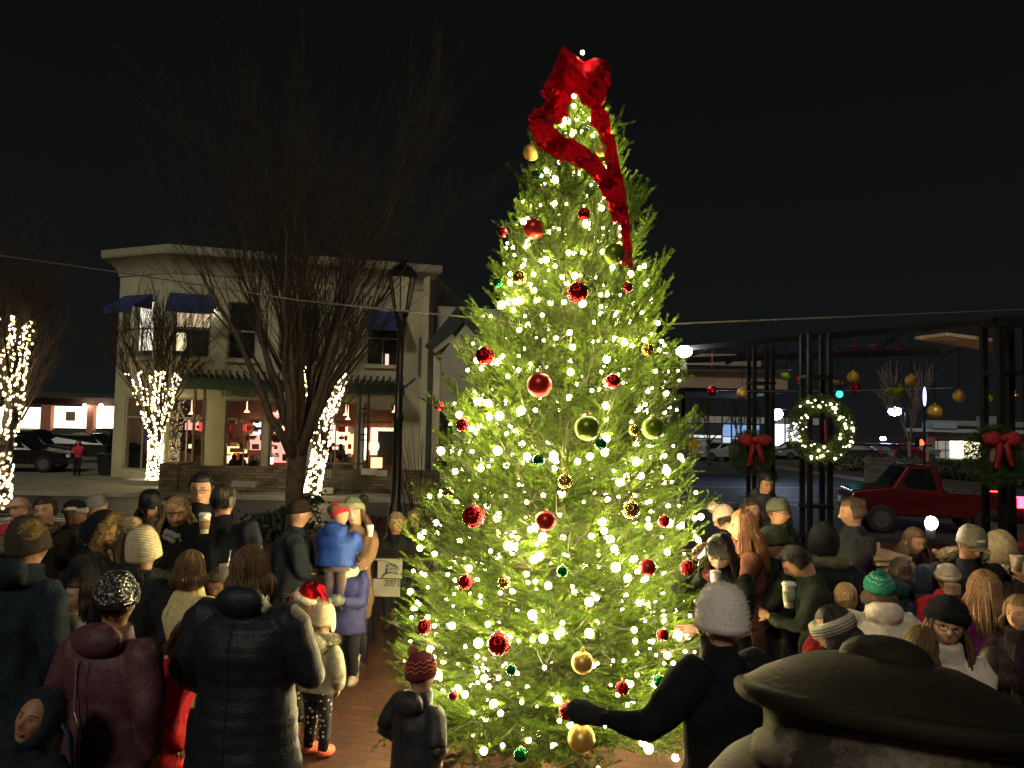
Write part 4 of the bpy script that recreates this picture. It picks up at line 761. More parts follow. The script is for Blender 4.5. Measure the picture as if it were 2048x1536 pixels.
# ------------------------------------------------------------------ the lit christmas tree
TC = at(1108, 900, 5.75); TX, TY = TC.x, TC.y
ZR = np.array([0, .15, .41, .9, 1.33, 2.07, 2.6, 3.0, 3.33, 3.74, 4.1, 4.4, 4.68]); RR = np.array([1.16, 1.17, 1.17, 1.17, 1.11, .99, .87, .74, .63, .50, .37, .25, .06])
def lean(z): return .035*z
def Rz(z): return np.interp(z, ZR, RR)
def tree_hit(px, py, k=1.0):
    d = ray(px, py); d = d/d.y
    for y in np.arange(TY-1.4, TY+.2, .01):
        q = CAM+d*y
        if math.hypot(q.x-TX-lean(q.z), q.y-TY) < Rz(q.z)*k and 0 < q.z < 4.72: return q
    return CAM+d*TY
M_fol = mat('fir_needles', (.1, .17, .03), .55, var=.12, vs=3, trans=.35, vcol=True, spec=.12)
M_fbk = mat('fir_bark', (.065, .062, .028), .85, var=.3)
xt = empty('christmas_tree', (TX, TY, 0), label='tall fir tree covered in warm lights and coloured balls', cat='christmas tree')
R = np.random.default_rng(5); stems, srad, A0_, A1_, TN = [], [], [], [], []; BRF = []
z = .12
while z < 4.62:
    Rr = float(Rz(z)); nb = int(7+7*Rr) if z < 4 else 7; f = min(1, z/4.7)
    for i in range(nb):
        a = 2*np.pi*(i+R.random()*.8)/nb; el = rad(-14+78*f**.75)+R.normal()*.09; L = Rr*(.70+.34*R.random()**1.3)/max(math.cos(el), .45); z0 = z-L*math.sin(el)*.75+R.normal()*.03
        z0 = max(z0, .18)
        K = 9; t = np.linspace(0, 1, K); rr = L*math.cos(el)*t; zz = np.maximum(z0+L*math.sin(el)*t+.08*L*(t**2.5)*(f > .08)-.09*L*np.sin(np.pi*t)*(1-f)*(f > .08), .05)
        swing = a+R.normal()*.12*t; P = np.stack([rr*np.cos(swing)+lean(zz), rr*np.sin(swing), zz], 1); stems.append(P); srad.append(np.linspace(.012+.006*L, .003, K))
        dirv = np.array([np.cos(a), np.sin(a), 0]); side = np.array([-np.sin(a), np.cos(a), 0])
        bf = .30+1.15*R.random(); n0_ = len(TN)
        ns = int(5+8*L)
        for s_ in range(ns):
            u = .30+.68*(s_+R.random()*.6)/ns if L > .3 else .1+.85*(s_+R.random()*.6)/ns; j = min(int(u*(K-1)), K-2); q = P[j]+(P[j+1]-P[j])*(u*(K-1)-j); fwd_ = P[j+1]-P[j]; fwd_ /= np.linalg.norm(fwd_)
            sg = 1 if s_ % 2 else -1; d = fwd_*.75+side*sg*(.75)+np.array([0, 0, R.normal()*.22+.10+.25*f]); d /= np.linalg.norm(d); l = (.14+.34*(1-u)*min(L, 1.1)+.08*R.random())
            A0_.append(q); A1_.append(q+d*l); TN.append(R.random())
            for m_ in range(int(l/.135)):
                v = (m_+.6)/(l/.135+.4); q2 = q+d*l*v; sg2 = 1 if m_ % 2 else -1; cr = np.cross(d, [0, 0, 1]); d3 = d*.75+cr*sg2*.65+np.array([0, 0, R.normal()*.2+.05]); d3 /= np.linalg.norm(d3); A0_.append(q2); A1_.append(q2+d3*(.08+.10*R.random())); TN.append(R.random())
        for c_ in range(1, K-1):
            if t[c_] > .45: A0_.append(P[c_]); A1_.append(P[c_+1]); TN.append(R.random())
        A0_.append(P[-1]); A1_.append(P[-1]+(P[-1]-P[-2])/np.linalg.norm(P[-1]-P[-2])*(.05+.06*R.random())); TN.append(1.0)
        BRF += [bf]*(len(TN)-n0_)
    z += .07 if z < .6 else .105 if z < 3.6 else .085
# leader
A0_.append(np.array([lean(4.5), 0, 4.45])); A1_.append(np.array([lean(4.8), 0, 4.8])); TN.append(1); BRF.append(1)
BRF = np.array(BRF); A0_, A1_, TN = np.array(A0_), np.array(A1_), np.array(TN); Ls = np.linalg.norm(A1_-A0_, axis=1); print('shoots', len(A0_))
cnt = np.maximum(14, (Ls*560).astype(int)); idx = np.repeat(np.arange(len(A0_)), cnt); n = len(idx); tt = R.random(n)[:, None]
b0 = A0_[idx]+(A1_-A0_)[idx]*tt; ax = ((A1_-A0_)/Ls[:, None])[idx]; rv = R.normal(size=(n, 3)); rv -= ax*(rv*ax).sum(1)[:, None]; rv /= np.linalg.norm(rv, axis=1)[:, None]; rv[:, 2] = rv[:, 2]*.8+.12
d = ax*.75+rv*.75; d /= np.linalg.norm(d, axis=1)[:, None]; ln = (.014+.009*R.random(n))[:, None]; sv = np.cross(d, R.normal(size=(n, 3))); sv /= np.linalg.norm(sv, axis=1)[:, None]
V = np.stack([b0-sv*.0018, b0+sv*.0018, b0+d*ln+sv*.0010, b0+d*ln-sv*.0010], 1)
col = np.array([.078, .148, .010])*((.45+.9*TN[idx])*BRF[idx])[:, None]*np.array([1, 1, 1]); col[:, 0] *= (.8+.5*R.random(n)); print('needles', n)
w = MB(); w.add(V.reshape(-1, 3), np.arange(4*n).reshape(-1, 4), 0, np.repeat(col, 4, axis=0)); w.obj('crown', M_fol, xt, smooth=False, vcol=True)
w = MB(); tkz = np.linspace(0, 4.6, 14); w.tubes(np.stack([lean(tkz), tkz*0, tkz], 1), np.linspace(.075, .012, 14), 10); w.obj('trunk', M_fbk, xt)
w = MB(); w.tubes(np.array(stems), np.array(srad), 5, cap=False); twn = len(A0_); tq = np.linspace(0, 1, 3)[None, :, None]; w.tubes(A0_[:, None]*(1-tq)+A1_[:, None]*tq, .0017, 3, cap=False); w.obj('branches', M_fbk, xt)
w = MB(); w.rings([(0, 0, 0, .35, .35), (0, 0, .04, .35, .35), (0, 0, .05, .12, .12), (0, 0, .28, .11, .11)], 20); w.obj('stand', M_black, xt)
# ribbon anchor cable
zc = 3.05
cable([at(-60, 503, 10.5), at(240, 545, 9.4), at(600, 601, 7.6), at(930, 634, 6.2), Vector((TX+lean(zc), TY, at(1110, 655, 5.75).z))], 'thin grey cable from the left edge to the middle of the lit tree', .008)
cable([Vector((TX+lean(zc), TY, at(1110, 655, 5.75).z)), at(1360, 647, 6.5), at(2100, 617, 9.0)], 'thin grey cable from the lit tree to the right edge', .007)
# strings of bulbs wound round the tree
M_xb = bloom_bulb('warm_bulb', 740, (1, .80, .42), (1, .62, .16)); NS = 13; zs_ = [.15]+[.15+4.5*((i+1)/NS)**1.0 for i in range(NS)]
wh = ['lowest string, winding just above the ground', 'second string from the bottom', 'third string from the bottom, at child head height', 'fourth string from the bottom', 'string round the widest crown, above the crowd', 'string below the two lime green balls', 'middle string through the two lime green balls', 'string just above the two lime green balls', 'string at the height of the guy cable', 'string above the guy cable', 'string below the matte red ball near the top', 'string under the spiral of red ribbon', 'topmost string, inside the red ribbon bow']
for i in range(NS):
    za, zb = zs_[i], zs_[i+1]; rmid = float(Rz((za+zb)/2)); n_ = int(24+84*rmid); th0 = R.random()*6.28; turns = 2.6; tt = np.linspace(0, 1, n_); zz = za+(zb-za)*tt+R.normal(size=n_)*.05; th = th0+turns*2*np.pi*tt+R.normal(size=n_)*.06; rr = Rz(zz)*(.36+.60*R.random(n_)**.8)
    pts = np.stack([TX+lean(zz)+rr*np.cos(th), TY+rr*np.sin(th), np.clip(zz, .06, 4.75)], 1); string_lights(pts, None, .0185, M_xb, 'warm white lights on the tree: '+wh[i], 'light strings wound round the lit tree', jit=R.choice([.5, .75, 1.0, 1.3, 1.65], n_, p=[.28, .26, .2, .16, .10]), wr=.003)
pts = np.array([tuple(at(px, py, 5.55)) for px, py in ((1165, 105), (1148, 192), (1148, 212), (1100, 283), (1138, 302), (1210, 225), (1217, 262), (1182, 240), (1130, 238))]); string_lights(pts, None, .016, M_xb, 'nine loose warm bulbs poking out of the red ribbon bow at the very top', 'light strings wound round the lit tree', wr=.002)
# baubles on the tree
GB = 'balls hung on the lit tree'
BA = [(1068, 458, 42, 'red', 'large matte red ball high on the left, below the ribbon'), (1168, 428, 26, 'redg', 'small shiny red ball near the top, right of the large matte red one'), (1155, 584, 44, 'redg', 'large shiny dark red ball in the upper middle'), (1255, 575, 22, 'redg', 'small shiny red ball at the upper right edge'), (970, 712, 38, 'redg', 'shiny red ball at the upper left edge, half in the branches'),
      (1079, 770, 50, 'red', 'largest matte red ball at mid height'), (1226, 762, 30, 'redg', 'medium shiny red ball right of the largest matte red ball'), (878, 812, 20, 'redg', 'small red ball on the far left branch tips near the street lamp'), (925, 850, 26, 'redg', 'dark red ball on the left edge under the small one'), (1174, 856, 50, 'green', 'left one of the two large matte lime green balls'), (1305, 856, 44, 'green', 'right one of the two large matte lime green balls'),
      (1202, 888, 24, 'greeng', 'small shiny green ball just below the left large lime ball'), (1077, 920, 24, 'greeng', 'small shiny green ball in the middle, left of a gold one'), (1130, 963, 30, 'goldg', 'shiny gold ball in the middle below two small green ones'), (1262, 1020, 36, 'goldg', 'shiny gold ball low on the right half'), (1268, 860, 22, 'goldg', 'tiny gold ball left of the right lime ball'),
      (947, 1033, 46, 'redg', 'large shiny red ball on the left edge at head height'), (1092, 1042, 40, 'red', 'matte red ball partly hidden by a dark twig'), (1328, 1043, 24, 'redg', 'small shiny red ball at the right edge'), (1374, 1135, 30, 'redg', 'shiny red ball at the right edge beside the hand on hair'), (1295, 1135, 34, 'red', 'matte red ball low on the right, behind needles'), (931, 1164, 30, 'redg', 'medium shiny red ball on the left below the large one'),
      (1125, 1143, 24, 'greeng', 'small shiny green ball low in the middle'), (850, 1254, 30, 'redg', 'shiny red ball on the lowest left branch above the knit hat'), (998, 1288, 46, 'redg', 'large shiny red ball low on the left front'), (1165, 1325, 44, 'gold', 'matte gold ball low in the middle among bright bulbs'), (1023, 1340, 22, 'greeng', 'small dark green ball low on the left front'), (1245, 1376, 28, 'redg', 'shiny red ball next to the outstretched dark sleeve'),
      (1318, 1362, 24, 'greeng', 'small green ball right above the dark sleeve'), (1135, 1422, 34, 'redg', 'lowest shiny red ball, just above the big gold one'), (1163, 1477, 54, 'gold', 'biggest matte gold ball near the ground'), (1041, 1510, 28, 'greeng', 'small shiny green ball at the bottom edge'), (1228, 508, 44, 'green', 'matte lime green ball near the top right'), (1063, 305, 34, 'gold', 'matte gold ball at the top left under the ribbon'),
      (1203, 300, 26, 'gold', 'gold ball between the ribbon tails at the top'), (1005, 465, 20, 'redg', 'small red ball at the upper left tips'), (1073, 350, 20, 'greeng', 'small shiny green ball near the very top'), (995, 566, 20, 'greeng', 'small shiny green ball at the upper left edge'), (1040, 555, 28, 'goldg', 'dull gold ball beside the small green one at the upper left'), (1295, 700, 24, 'goldg', 'small gold ball at the right edge near the cable'),
      (1325, 1270, 24, 'redg', 'dim red ball low on the right edge'), (895, 985, 18, 'goldg', 'tiny gold ball at the left edge above the large red one'), (906, 1392, 18, 'redg', 'tiny red ball beside the shoulder of the child in the knit hat'), (1008, 1165, 26, 'goldg', 'bronze gold ball right of the medium red one')]
for px, py, d_, kd, lb in BA:
    q = tree_hit(px, py, 1.0); f_ = CAM.lerp(q, .985); bauble(tuple(f_), d_*f_.y/F, kd, lb, GB)
# red ribbon
M_rib = mat('red_ribbon_fabric', (.85, .006, .030), .6, var=.15, vs=14, trans=.5, bump=.4, bs=80, spec=.1)
def patch(top, bot, Yd, fold, nf, nu=40, nv=14, ph=0, Y2=None):
    top = np.array(top, float); bot = np.array(bot, float)
    def samp(P, n):
        s_ = np.concatenate([[0], np.cumsum(np.linalg.norm(np.diff(P, axis=0), axis=1))]); s_ /= s_[-1]; t = np.linspace(0, 1, n); return np.stack([np.interp(t, s_, P[:, 0]), np.interp(t, s_, P[:, 1])], 1)
    a, b = samp(top, nu), samp(bot, nu); V = []
    for j in range(nv):
        v = j/(nv-1); px = a*(1-v)+b*v
        for i in range(nu):
            u = i/(nu-1); Y = Yd+(0 if Y2 is None else (Y2-Yd)*u)+fold*math.sin(nf*2*math.pi*u+2.2*v+ph)+fold*.5*math.sin(nf*4.3*u+5*v+ph*2)
            jx = 5*math.sin(u*17+v*6+ph)+3*math.sin(u*31-v*9); V.append(tuple(at(px[i][0]+jx*.6*min(1, 4*v*(1-v)+.3), px[i][1]+jx*.5, Y+.009*math.sin(u*39+v*13+ph)+.009*math.sin(u*23-v*21))))
    Fq = [[j*nu+i, j*nu+i+1, (j+1)*nu+i+1, (j+1)*nu+i] for j in range(nv-1) for i in range(nu-1)]; return np.array(V), Fq
rb = empty('red_ribbon', (TX, TY, 4.7), label='wide red ribbon bunched at the tree top and trailing down its right side', cat='ribbon')
def rpart(nm, *a, **k_):
    V, Fq = patch(*a, **k_); w = MB(); w.add(V-np.array([TX, TY, 4.7]), Fq); o = w.obj(nm, M_rib, rb); so_ = o.modifiers.new('s', 'SOLIDIFY'); so_.thickness = .004; return o
rpart('bow_loop', [(1086, 168), (1110, 135), (1127, 90), (1148, 108), (1166, 126), (1192, 116), (1212, 118), (1224, 152)], [(1084, 192), (1100, 206), (1122, 196), (1146, 186), (1165, 196), (1180, 208), (1200, 218), (1212, 190)], 5.55, .09, 3.3, nu=120, nv=36)
rpart('bow_loop', [(1160, 178), (1180, 150), (1205, 128), (1222, 150)], [(1160, 200), (1172, 214), (1196, 218), (1214, 185)], 5.44, .03, 1.3, ph=1)
rpart('bow_loop', [(1058, 232), (1080, 214), (1108, 190), (1140, 180)], [(1064, 240), (1090, 262), (1110, 250), (1140, 232)], 5.50, .04, 1.2, ph=2)
rpart('front_band', [(1055, 236), (1096, 252), (1130, 272), (1165, 290), (1190, 306), (1206, 328)], [(1062, 262), (1078, 296), (1110, 316), (1140, 328), (1165, 336), (1186, 352)], 5.36, .035, 2.3, nu=80, nv=16, Y2=5.20)
rpart('tail', [(1184, 306), (1205, 330), (1240, 372), (1252, 420), (1256, 442)], [(1172, 336), (1190, 362), (1210, 396), (1222, 430), (1226, 446)], 5.17, .035, 2.4, nu=70, nv=14, Y2=5.12)
rpart('tail', [(1226, 268), (1238, 320), (1254, 400), (1260, 470), (1268, 534)], [(1204, 268), (1212, 330), (1228, 400), (1244, 470), (1246, 534)], 5.42, .035, 2.6, nu=70, nv=14, Y2=5.12, ph=1)
rpart('back_band', [(1188, 206), (1216, 222), (1222, 262)], [(1178, 250), (1196, 262), (1206, 300)], 5.50, .02, .8, ph=2)
# wreaths
wreath(1504, 905, 14.9, .28, .16, False, 'unlit dark evergreen wreath with a red bow on the pergola column', bow=.30)
wl_ = wreath(1642, 858, 12.7, .42, .13, True, 'large lit evergreen wreath with warm bulbs on the middle pergola column')
pp = np.array(wl_.location); a_ = np.linspace(0, 4*np.pi, 66)+rng.normal(size=66)*.16; q_ = .42+rng.uniform(-.13, .13, size=66)
pts = pp+np.stack([q_*np.cos(a_), -.07-.09*rng.random(66), q_*np.sin(a_)], 1); string_lights(pts, None, .02, bloom_bulb('wreath_bulb', 60), 'warm lights wound round the large wreath on the pergola', 'lights on the wreath', wr=.002, jit=rng.choice([.5, .8, 1.3], 66))
w = MB(); q0, q1 = at(1650, 840, 12.6), at(1651, 882, 12.6); w.bar(q0, q1, .03, .02); w.obj('ribbon', M_rb, smooth=False, label='narrow red ribbon hanging in the middle of the large lit wreath', cat='ribbon')
wreath(1990, 912, 11.1, .29, .15, False, 'dark wreath with a trailing red bow on the right hand column', bow=.26)
# ------------------------------------------------------------------ people
def sstep(a, b, x): t = np.clip((x-a)/(b-a), 0, 1); return t*t*(3-2*t)
def headfn(D, V):
    x, y, z = D[:, 0]*.335, D[:, 1]*.405, D[:, 2]*.5
    low = np.clip(-z/.5, 0, 1); x = x*(1-.30*low**1.6); y = np.where(y < 0, y*(1-.30*low), y*(1-.06*low)); fr = sstep(.15, .5, D[:, 1])
    y = y*np.where(D[:, 1] > 0, .93, 1.05); g = lambda cx, cz, sx_, sz: np.exp(-((x-cx)/sx_)**2-((z-cz)/sz)**2)
    dy = .105*g(0, -.10, .045, .07)+.06*g(0, -.02, .035, .09)+.022*(g(.10, .10, .09, .035)+g(-.10, .10, .09, .035))-.045*(g(.125, .02, .06, .045)+g(-.125, .02, .06, .045))+.030*g(0, -.26, .075, .03)-.015*g(0, -.33, .08, .03)+.035*g(0, -.41, .08, .06)+.018*(g(.17, -.12, .07, .08)+g(-.17, -.12, .07, .08))
    return np.stack([x, y+dy*fr, z], 1)
def fur(w, P, N, ln, wd=.004, mi=0, n=1, seed=0):
    R = np.random.default_rng(seed); P = np.repeat(P, n, 0); N = np.repeat(N, n, 0); d = N+R.normal(size=N.shape)*.45; d /= np.linalg.norm(d, axis=1)[:, None]; L = (ln*(.5+.7*R.random(len(P))))[:, None]
    P = P+R.normal(size=P.shape)*wd; s_ = np.cross(d, R.normal(size=d.shape)); s_ /= np.linalg.norm(s_, axis=1)[:, None]; w.add(np.stack([P-s_*wd, P+s_*wd, P+d*L], 1), np.arange(3*len(P)).reshape(-1, 3), mi)
def sphpts(n, seed=0): v = np.random.default_rng(seed).normal(size=(n, 3)); return v/np.linalg.norm(v, axis=1)[:, None]
SK = {'l': (.52, .29, .19), 'm': (.42, .22, .13), 'p': (.58, .34, .25), 'd': (.26, .13, .075)}
M_eyew = mat('eye_white', (.38, .34, .30), .3, var=.02); M_eyed = mat('iris', (.03, .02, .012), .15, var=.02)
_lip = {}
PEOPLE = []
def person(px, top, Y, yaw, label, coat=(.02, .025, .04), cs='wool', hem=.40, wf=1.0, hs=None, hh=None, foot=None, skin='l', hair=None, hat=None, scarf=None, lean=0, slean=0, hd=(0, 0, 0), L='hang', Rr='hang',
           pants=(.02, .02, .025), pp=None, shoes=(.02, .02, .02), boots=None, hood=None, fpalm=1.0, glove=None, glasses=False, quilt=.055, ruff=None, tieback=None, curl=.6, seed=0, group=None, child=False, collar=True, noface=False):
    q = at(px, top, Y); extra = .02 if not hat else .035
    if hh: h = hh; fz = q.z-extra-h if foot is None else foot
    else: h = q.z-extra; fz = 0
    HH = hs or (.235 if h > 1.45 else .215 if h > 1.15 else .20); s = h; R = np.random.default_rng(seed+abs(int(px)))
    zs = (h-HH*1.36); hip = .5*h*zs/(.80*h)if h > 0 else 0
    def Z(f):   # torso fraction 0 hip..1 shoulder, legs below
        return hip+(zs-hip)*f
    wr = (.110*h*wf+.02*(h < 1.3))
    def bend(V):
        V = np.array(V, float); k = sstep(hip, Z(.45), V[:, 2]); a = -rad(lean)*k; b = rad(slean)*k; y, z = V[:, 1].copy(), V[:, 2]-hip
        V[:, 1] = y*np.cos(a)-z*np.sin(a); z2 = y*np.sin(a)+z*np.cos(a); x = V[:, 0].copy(); V[:, 0] = x*np.cos(b)+z2*np.sin(b); V[:, 2] = hip-x*np.sin(b)+z2*np.cos(b)
        V[:, 2] = np.where(k > 0, V[:, 2], V[:, 2]); return V
    Mh = Matrix.Translation((0, .012*h, h-HH*.94)) @ Matrix.Rotation(rad(hd[0]), 4, 'Z') @ Matrix.Rotation(rad(-hd[1]), 4, 'X') @ Matrix.Rotation(rad(hd[2]), 4, 'Y') @ Matrix.Translation((0, .0, HH*.44)) @ Matrix.Scale(HH, 4)
    Hm = lambda V: bend(xf(Mh, V))
    # arms
    POS = {'hang': (.125*wf, .035, .47), 'pocket': (.115*wf, .10, .53), 'front': (.035, .19, .62), 'hold': (.07, .22, .66), 'chin': (.05, .16, .80), 'face': (.03, .17, .84), 'phone': (.03, .22, .70), 'down': (.10, .16, .55)}
    arms = []
    for sd, tg in ((-1, L), (1, Rr)):
        t = POS[tg] if isinstance(tg, str) else tg; t = np.array([sd*t[0] if isinstance(tg, str) else t[0], t[1], t[2]])*h; sh = np.array([sd*(wr*.92), -.005*h, zs-.012*h]); L1, L2 = .175*h, .165*h
        v = t-sh; D = np.linalg.norm(v); D2 = min(D, (L1+L2)*.985); u = v/D; t = sh+u*D2; a = (L1*L1-L2*L2+D2*D2)/(2*D2); hgt = math.sqrt(max(L1*L1-a*a, 1e-6)); hint = np.array([sd*.6, -.5, -.9]); hint -= u*hint.dot(u); hint /= np.linalg.norm(hint)
        arms.append((sh, sh+u*a+hint*hgt, t))
    legs = [(np.array([sd*.052*h, 0, hip]), np.array([sd*.06*h, .012*h, hip*.52]), np.array([sd*.062*h, -.008*h, .045*h])) for sd in (-1, 1)]
    yfa = abs(((yaw+hd[0]+180) % 360)-180); face = yfa > 45
    # body: one continuous surface
    b = MB(); bw = wr*.80; b.rings([(0, 0, hip-.04*h, bw*.55, bw*.45), (0, 0, hip, bw*.95, bw*.62), (0, 0, Z(.3), bw*.82, bw*.55), (0, .005*h, Z(.65), bw*.95, bw*.62), (0, 0, Z(.92), bw*.86, bw*.46), (0, 0, Z(1.0), bw*.50, bw*.38), (0, .004*h, zs+.02*h, HH*.22, HH*.24), (0, .010*h, h-HH*.75, HH*.22, HH*.24), (0, .012*h, h-HH*.6, HH*.18, HH*.2)], 20)
    hb = MB(); hb.ball((0, 0, 0), 1, 44, 34, fn=headfn)
    for sd in (-1, 1): hb.ball((sd*.325, -.02, -.02), (.035, .07, .12), 10, 8)
    hb.map(lambda V: xf(Mh, V)); b.add(hb.verts(), np.zeros((0, 3), int)); k0 = b.n-hb.n
    for f, mi in hb.Fs: b.Fs.append((f+k0, mi))
    for sh, el, wri in arms: b.tubes([tuple(sh*[.5, 1, 1]-np.array([0, 0, .035*h])), tuple(sh-np.array([0, 0, .012*h])), tuple((sh+el)/2), tuple(el), tuple((el*.5+wri*.5)), tuple(wri)], [.026*h, .026*h, .024*h, .021*h, .021*h, .0155*h], 12)
    for a_, k_, n_ in legs: b.tubes([tuple(a_), tuple((a_+k_)/2), tuple(k_), tuple(k_*.6+n_*.4), tuple(n_), tuple(n_*[1, 1, .5]+[0, .02*h, 0])], [.045*h, .042*h, .032*h, .033*h, .022*h, .022*h], 12)
    hk = HH/.225*.95; handF = MB(); HP = []; gl = glove is not None
    for (sh, el, wri), sd in zip(arms, (-1, 1)):
        d = wri-el; d /= np.linalg.norm(d); inw = np.array([-sd*1., 0, -.25]); n_ = inw-d*inw.dot(d); n_ /= np.linalg.norm(n_); s_ = np.cross(d, n_); c = wri+d*.045*hk; M = np.eye(4); M[:3, 0] = s_; M[:3, 1] = d; M[:3, 2] = n_; M[:3, 3] = c
        b.ball((0, 0, 0), (.037*hk, .05*hk, .017*hk), 12, 8, M=M); HP.append((c+n_*.03*hk, d, n_))
        for i in range(0 if gl else 4):
            o = wri+d*.083*hk+s_*((i-1.5)*.018*hk); Ls = (.062, .072, .066, .05)[i]*hk; cu = curl+.1*i; P = [o-d*.02*hk]
            for k in range(4):
                an = cu*k*.55; P.append(P[-1]+(d*math.cos(an)+n_*math.sin(an))*Ls/3.2)
            handF.tubes([tuple(p) for p in P], [.0085*hk, .0088*hk, .0082*hk, .0078*hk, .005*hk], 7)
        P = [wri+d*.02*hk-s_*sd*.0+s_*.02*hk*(1 if sd > 0 else -1)*-1]
        for k in range(3): P.append(P[-1]+(d*.7-s_*.6*sd+n_*.35*k*.6)*.027*hk)
        if not gl: handF.tubes([tuple(p) for p in P], [.012*hk, .0105*hk, .009*hk, .006*hk], 7)
    vox = min(max(Y*.0016, .0062), .017) if face else min(max(Y*.0026, .011), .018)
    bm = remesh(b, vox, 2); bm.map(bend)
    if not handF.V: handF.ball((0, 0, h-HH*.5), .01, 6, 4)
    handF.map(bend); kk = bm.n
    for V_ in handF.V: pass
    bm.add(handF.verts(), np.zeros((0, 3), int)); 
    for f, mi in handF.Fs: bm.Fs.append((f+kk, 0))
    if face and not noface:
        fy = lambda x, z: .405*.93*math.sqrt(max(0, 1-(x/.335)**2-(z/.5)**2))
        ft = MB()
        for sd in (-1, 1):
            ey = fy(sd*.125, .02)-.055; ft.ball((sd*.125, ey, .02), (.045, .048, .020), 10, 8, mi=1); ft.ball((sd*.125, ey+.030, .02), (.026, .022, .019), 8, 6, mi=2)
            bx_ = np.linspace(.06, .20, 5); ft.tubes(np.stack([sd*bx_, [fy(x, .115)+.014 for x in bx_], .105+.02*np.sin((bx_-.06)/.14*3.1)], 1), .011, 5, mi=3); ft.tubes(np.stack([sd*bx_[:]*.97, [fy(x, .04)-.012 for x in bx_], .045+.014*np.sin((bx_-.06)/.14*3.1)], 1), .007, 4, mi=3)
        lx = np.linspace(-.085, .085, 9); ly = fy(0, -.26)
        ft.tubes(np.stack([lx, ly+.028-lx**2*2.2, -.248+.006*np.cos(lx*60)], 1), np.array([.003, .009, .012, .013, .012, .013, .012, .009, .003]), 6, mi=4); ft.tubes(np.stack([lx*.85, ly+.024-lx**2*2.2, -.278+0*lx], 1), np.array([.003, .01, .014, .015, .015, .015, .014, .01, .003]), 6, mi=4)
        ft.map(Hm); kk = bm.n; bm.add(ft.verts(), np.zeros((0, 3), int))
        for f, mi in ft.Fs: bm.Fs.append((f+kk, mi))
    sc = SK[skin]; hc = (hair[0] if hair else (.05, .03, .02)); ms = [cloth(sc, 'skin'), M_eyew, M_eyed, cloth(tuple(c*.6 for c in hc), 'hair'), cloth((sc[0]*.75, sc[1]*.42, sc[2]*.42), 'skin')]
    body = bm.obj('person', ms, label=label, cat='child' if (child or h < 1.35) else 'person', group=group); body.location = (q.x, q.y, fz); body.rotation_euler = (0, 0, rad(yaw))
    # shift so the head ends over px
    hc_ = Hm(np.array([[0, 0, 0]]))[0]; cy, sy_ = math.cos(rad(yaw)), math.sin(rad(yaw)); body.location.x -= hc_[0]*cy-hc_[1]*sy_; body.location.y -= hc_[0]*sy_+hc_[1]*cy
    if gl:
        for (sh, el, wri), sd in zip(arms, (-1, 1)):
            g = MB(); d = wri-el; d /= np.linalg.norm(d); g.tubes([tuple(wri-d*.04*hk), tuple(wri+d*.02*hk), tuple(wri+d*.06*hk), tuple(wri+d*.11*hk), tuple(wri+d*.15*hk)], [.038*hk, .043*hk, .054*hk, .048*hk, .014*hk], 12); g.tubes([tuple(wri+d*.03*hk), tuple(wri+d*.08*hk+np.array([-sd*.045*hk, .02*hk, .01]))], [.02*hk, .014*hk], 8)
            g.map(bend); g.obj('mitten', cloth(glove, 'knit'), body)
    # coat
    c = MB(); zh = hem*h; bulk = 1.10 if cs == 'puffer' else 1.0
    zz = np.arange(zh, zs+.005*h, .010 if cs == 'puffer' else .03); f = (zz-hip)/(zs-hip)
    rx = np.interp(f, [-.9, -.4, 0, .35, .68, .9, 1.0], [1.12, 1.08, 1.0, .90, 1.0, 1.02, .80])*wr*bulk; ry = np.interp(f, [-.9, -.4, 0, .35, .68, .9, 1.0], [.82, .80, .76, .68, .74, .62, .45])*wr*bulk
    if cs == 'puffer': m_ = 1+.026*(np.abs(np.sin(np.pi*(zz-zh)/quilt))**.6-.6); rx = rx*m_; ry = ry*m_
    c.rings(np.stack([zz*0, zz*0, zz, rx, ry], 1), 36)
    nz_ = np.array([zs-.02*h, zs+.012*h, zs+.035*h, h-HH*.92]); c.rings([(0, 0, nz_[0], wr*.80, wr*.5), (0, 0, nz_[1], wr*.58, wr*.48), (0, .002, nz_[2], HH*.38, HH*.38), (0, .008*h, nz_[3], HH*.34 if collar else HH*.3, HH*.36)], 28)
    sl_ = MB()
    for sh, el, wri in arms:
        n_ = 26; t = np.linspace(0, 1, n_); P = np.where(t[:, None] < .5, sh+(el-sh)*t[:, None]*2, el+(wri-el)*(t[:, None]*2-1)); k = np.exp(-((t-.5)/.09)**2)[:, None]; P = P+((sh+wri)/2-el)*k*.10
        r = np.interp(t, [0, .12, .5, .9, 1], [.052, .048, .040, .032, .030])*h*(1.12 if cs == 'puffer' else 1)*(.9+.1*wf)
        if cs == 'puffer': r = r*(1+.045*(np.abs(np.sin(np.pi*t*(.34*h)/quilt))**.6-.6))
        P = np.vstack([[sh*[.30, 1, 1]+[0, 0, -.012*h]], [sh*[.68, 1, 1]+[0, 0, -.002*h]], P]); r = np.concatenate([[.026*h, .045*h], r])
        sl_.tubes(P, r, 16)
    k0 = c.n; c.add(sl_.verts(), np.zeros((0, 3), int))
    for f_, mi in sl_.Fs: c.Fs.append((f_+k0, mi))
    if hood == 'down': c.ball((0, -HH*.42, zs+.045*h), (HH*.55, HH*.30, HH*.34), 18, 12)
    cm = remesh(c, min(max(Y*.0021, .0085), .018), 4 if cs == 'puffer' else 7); N = vnormals(cm); V = cm.verts(); amp = .0045 if cs == 'puffer' else .0085; V = V+N*(wob(V, amp, 13, seed)+(0 if cs == 'puffer' else wob(V*[1, 1, .45], amp*.7, 27, seed+1)))[:, None]; cm.V = [V]; cm.C = [np.vstack(cm.C)]
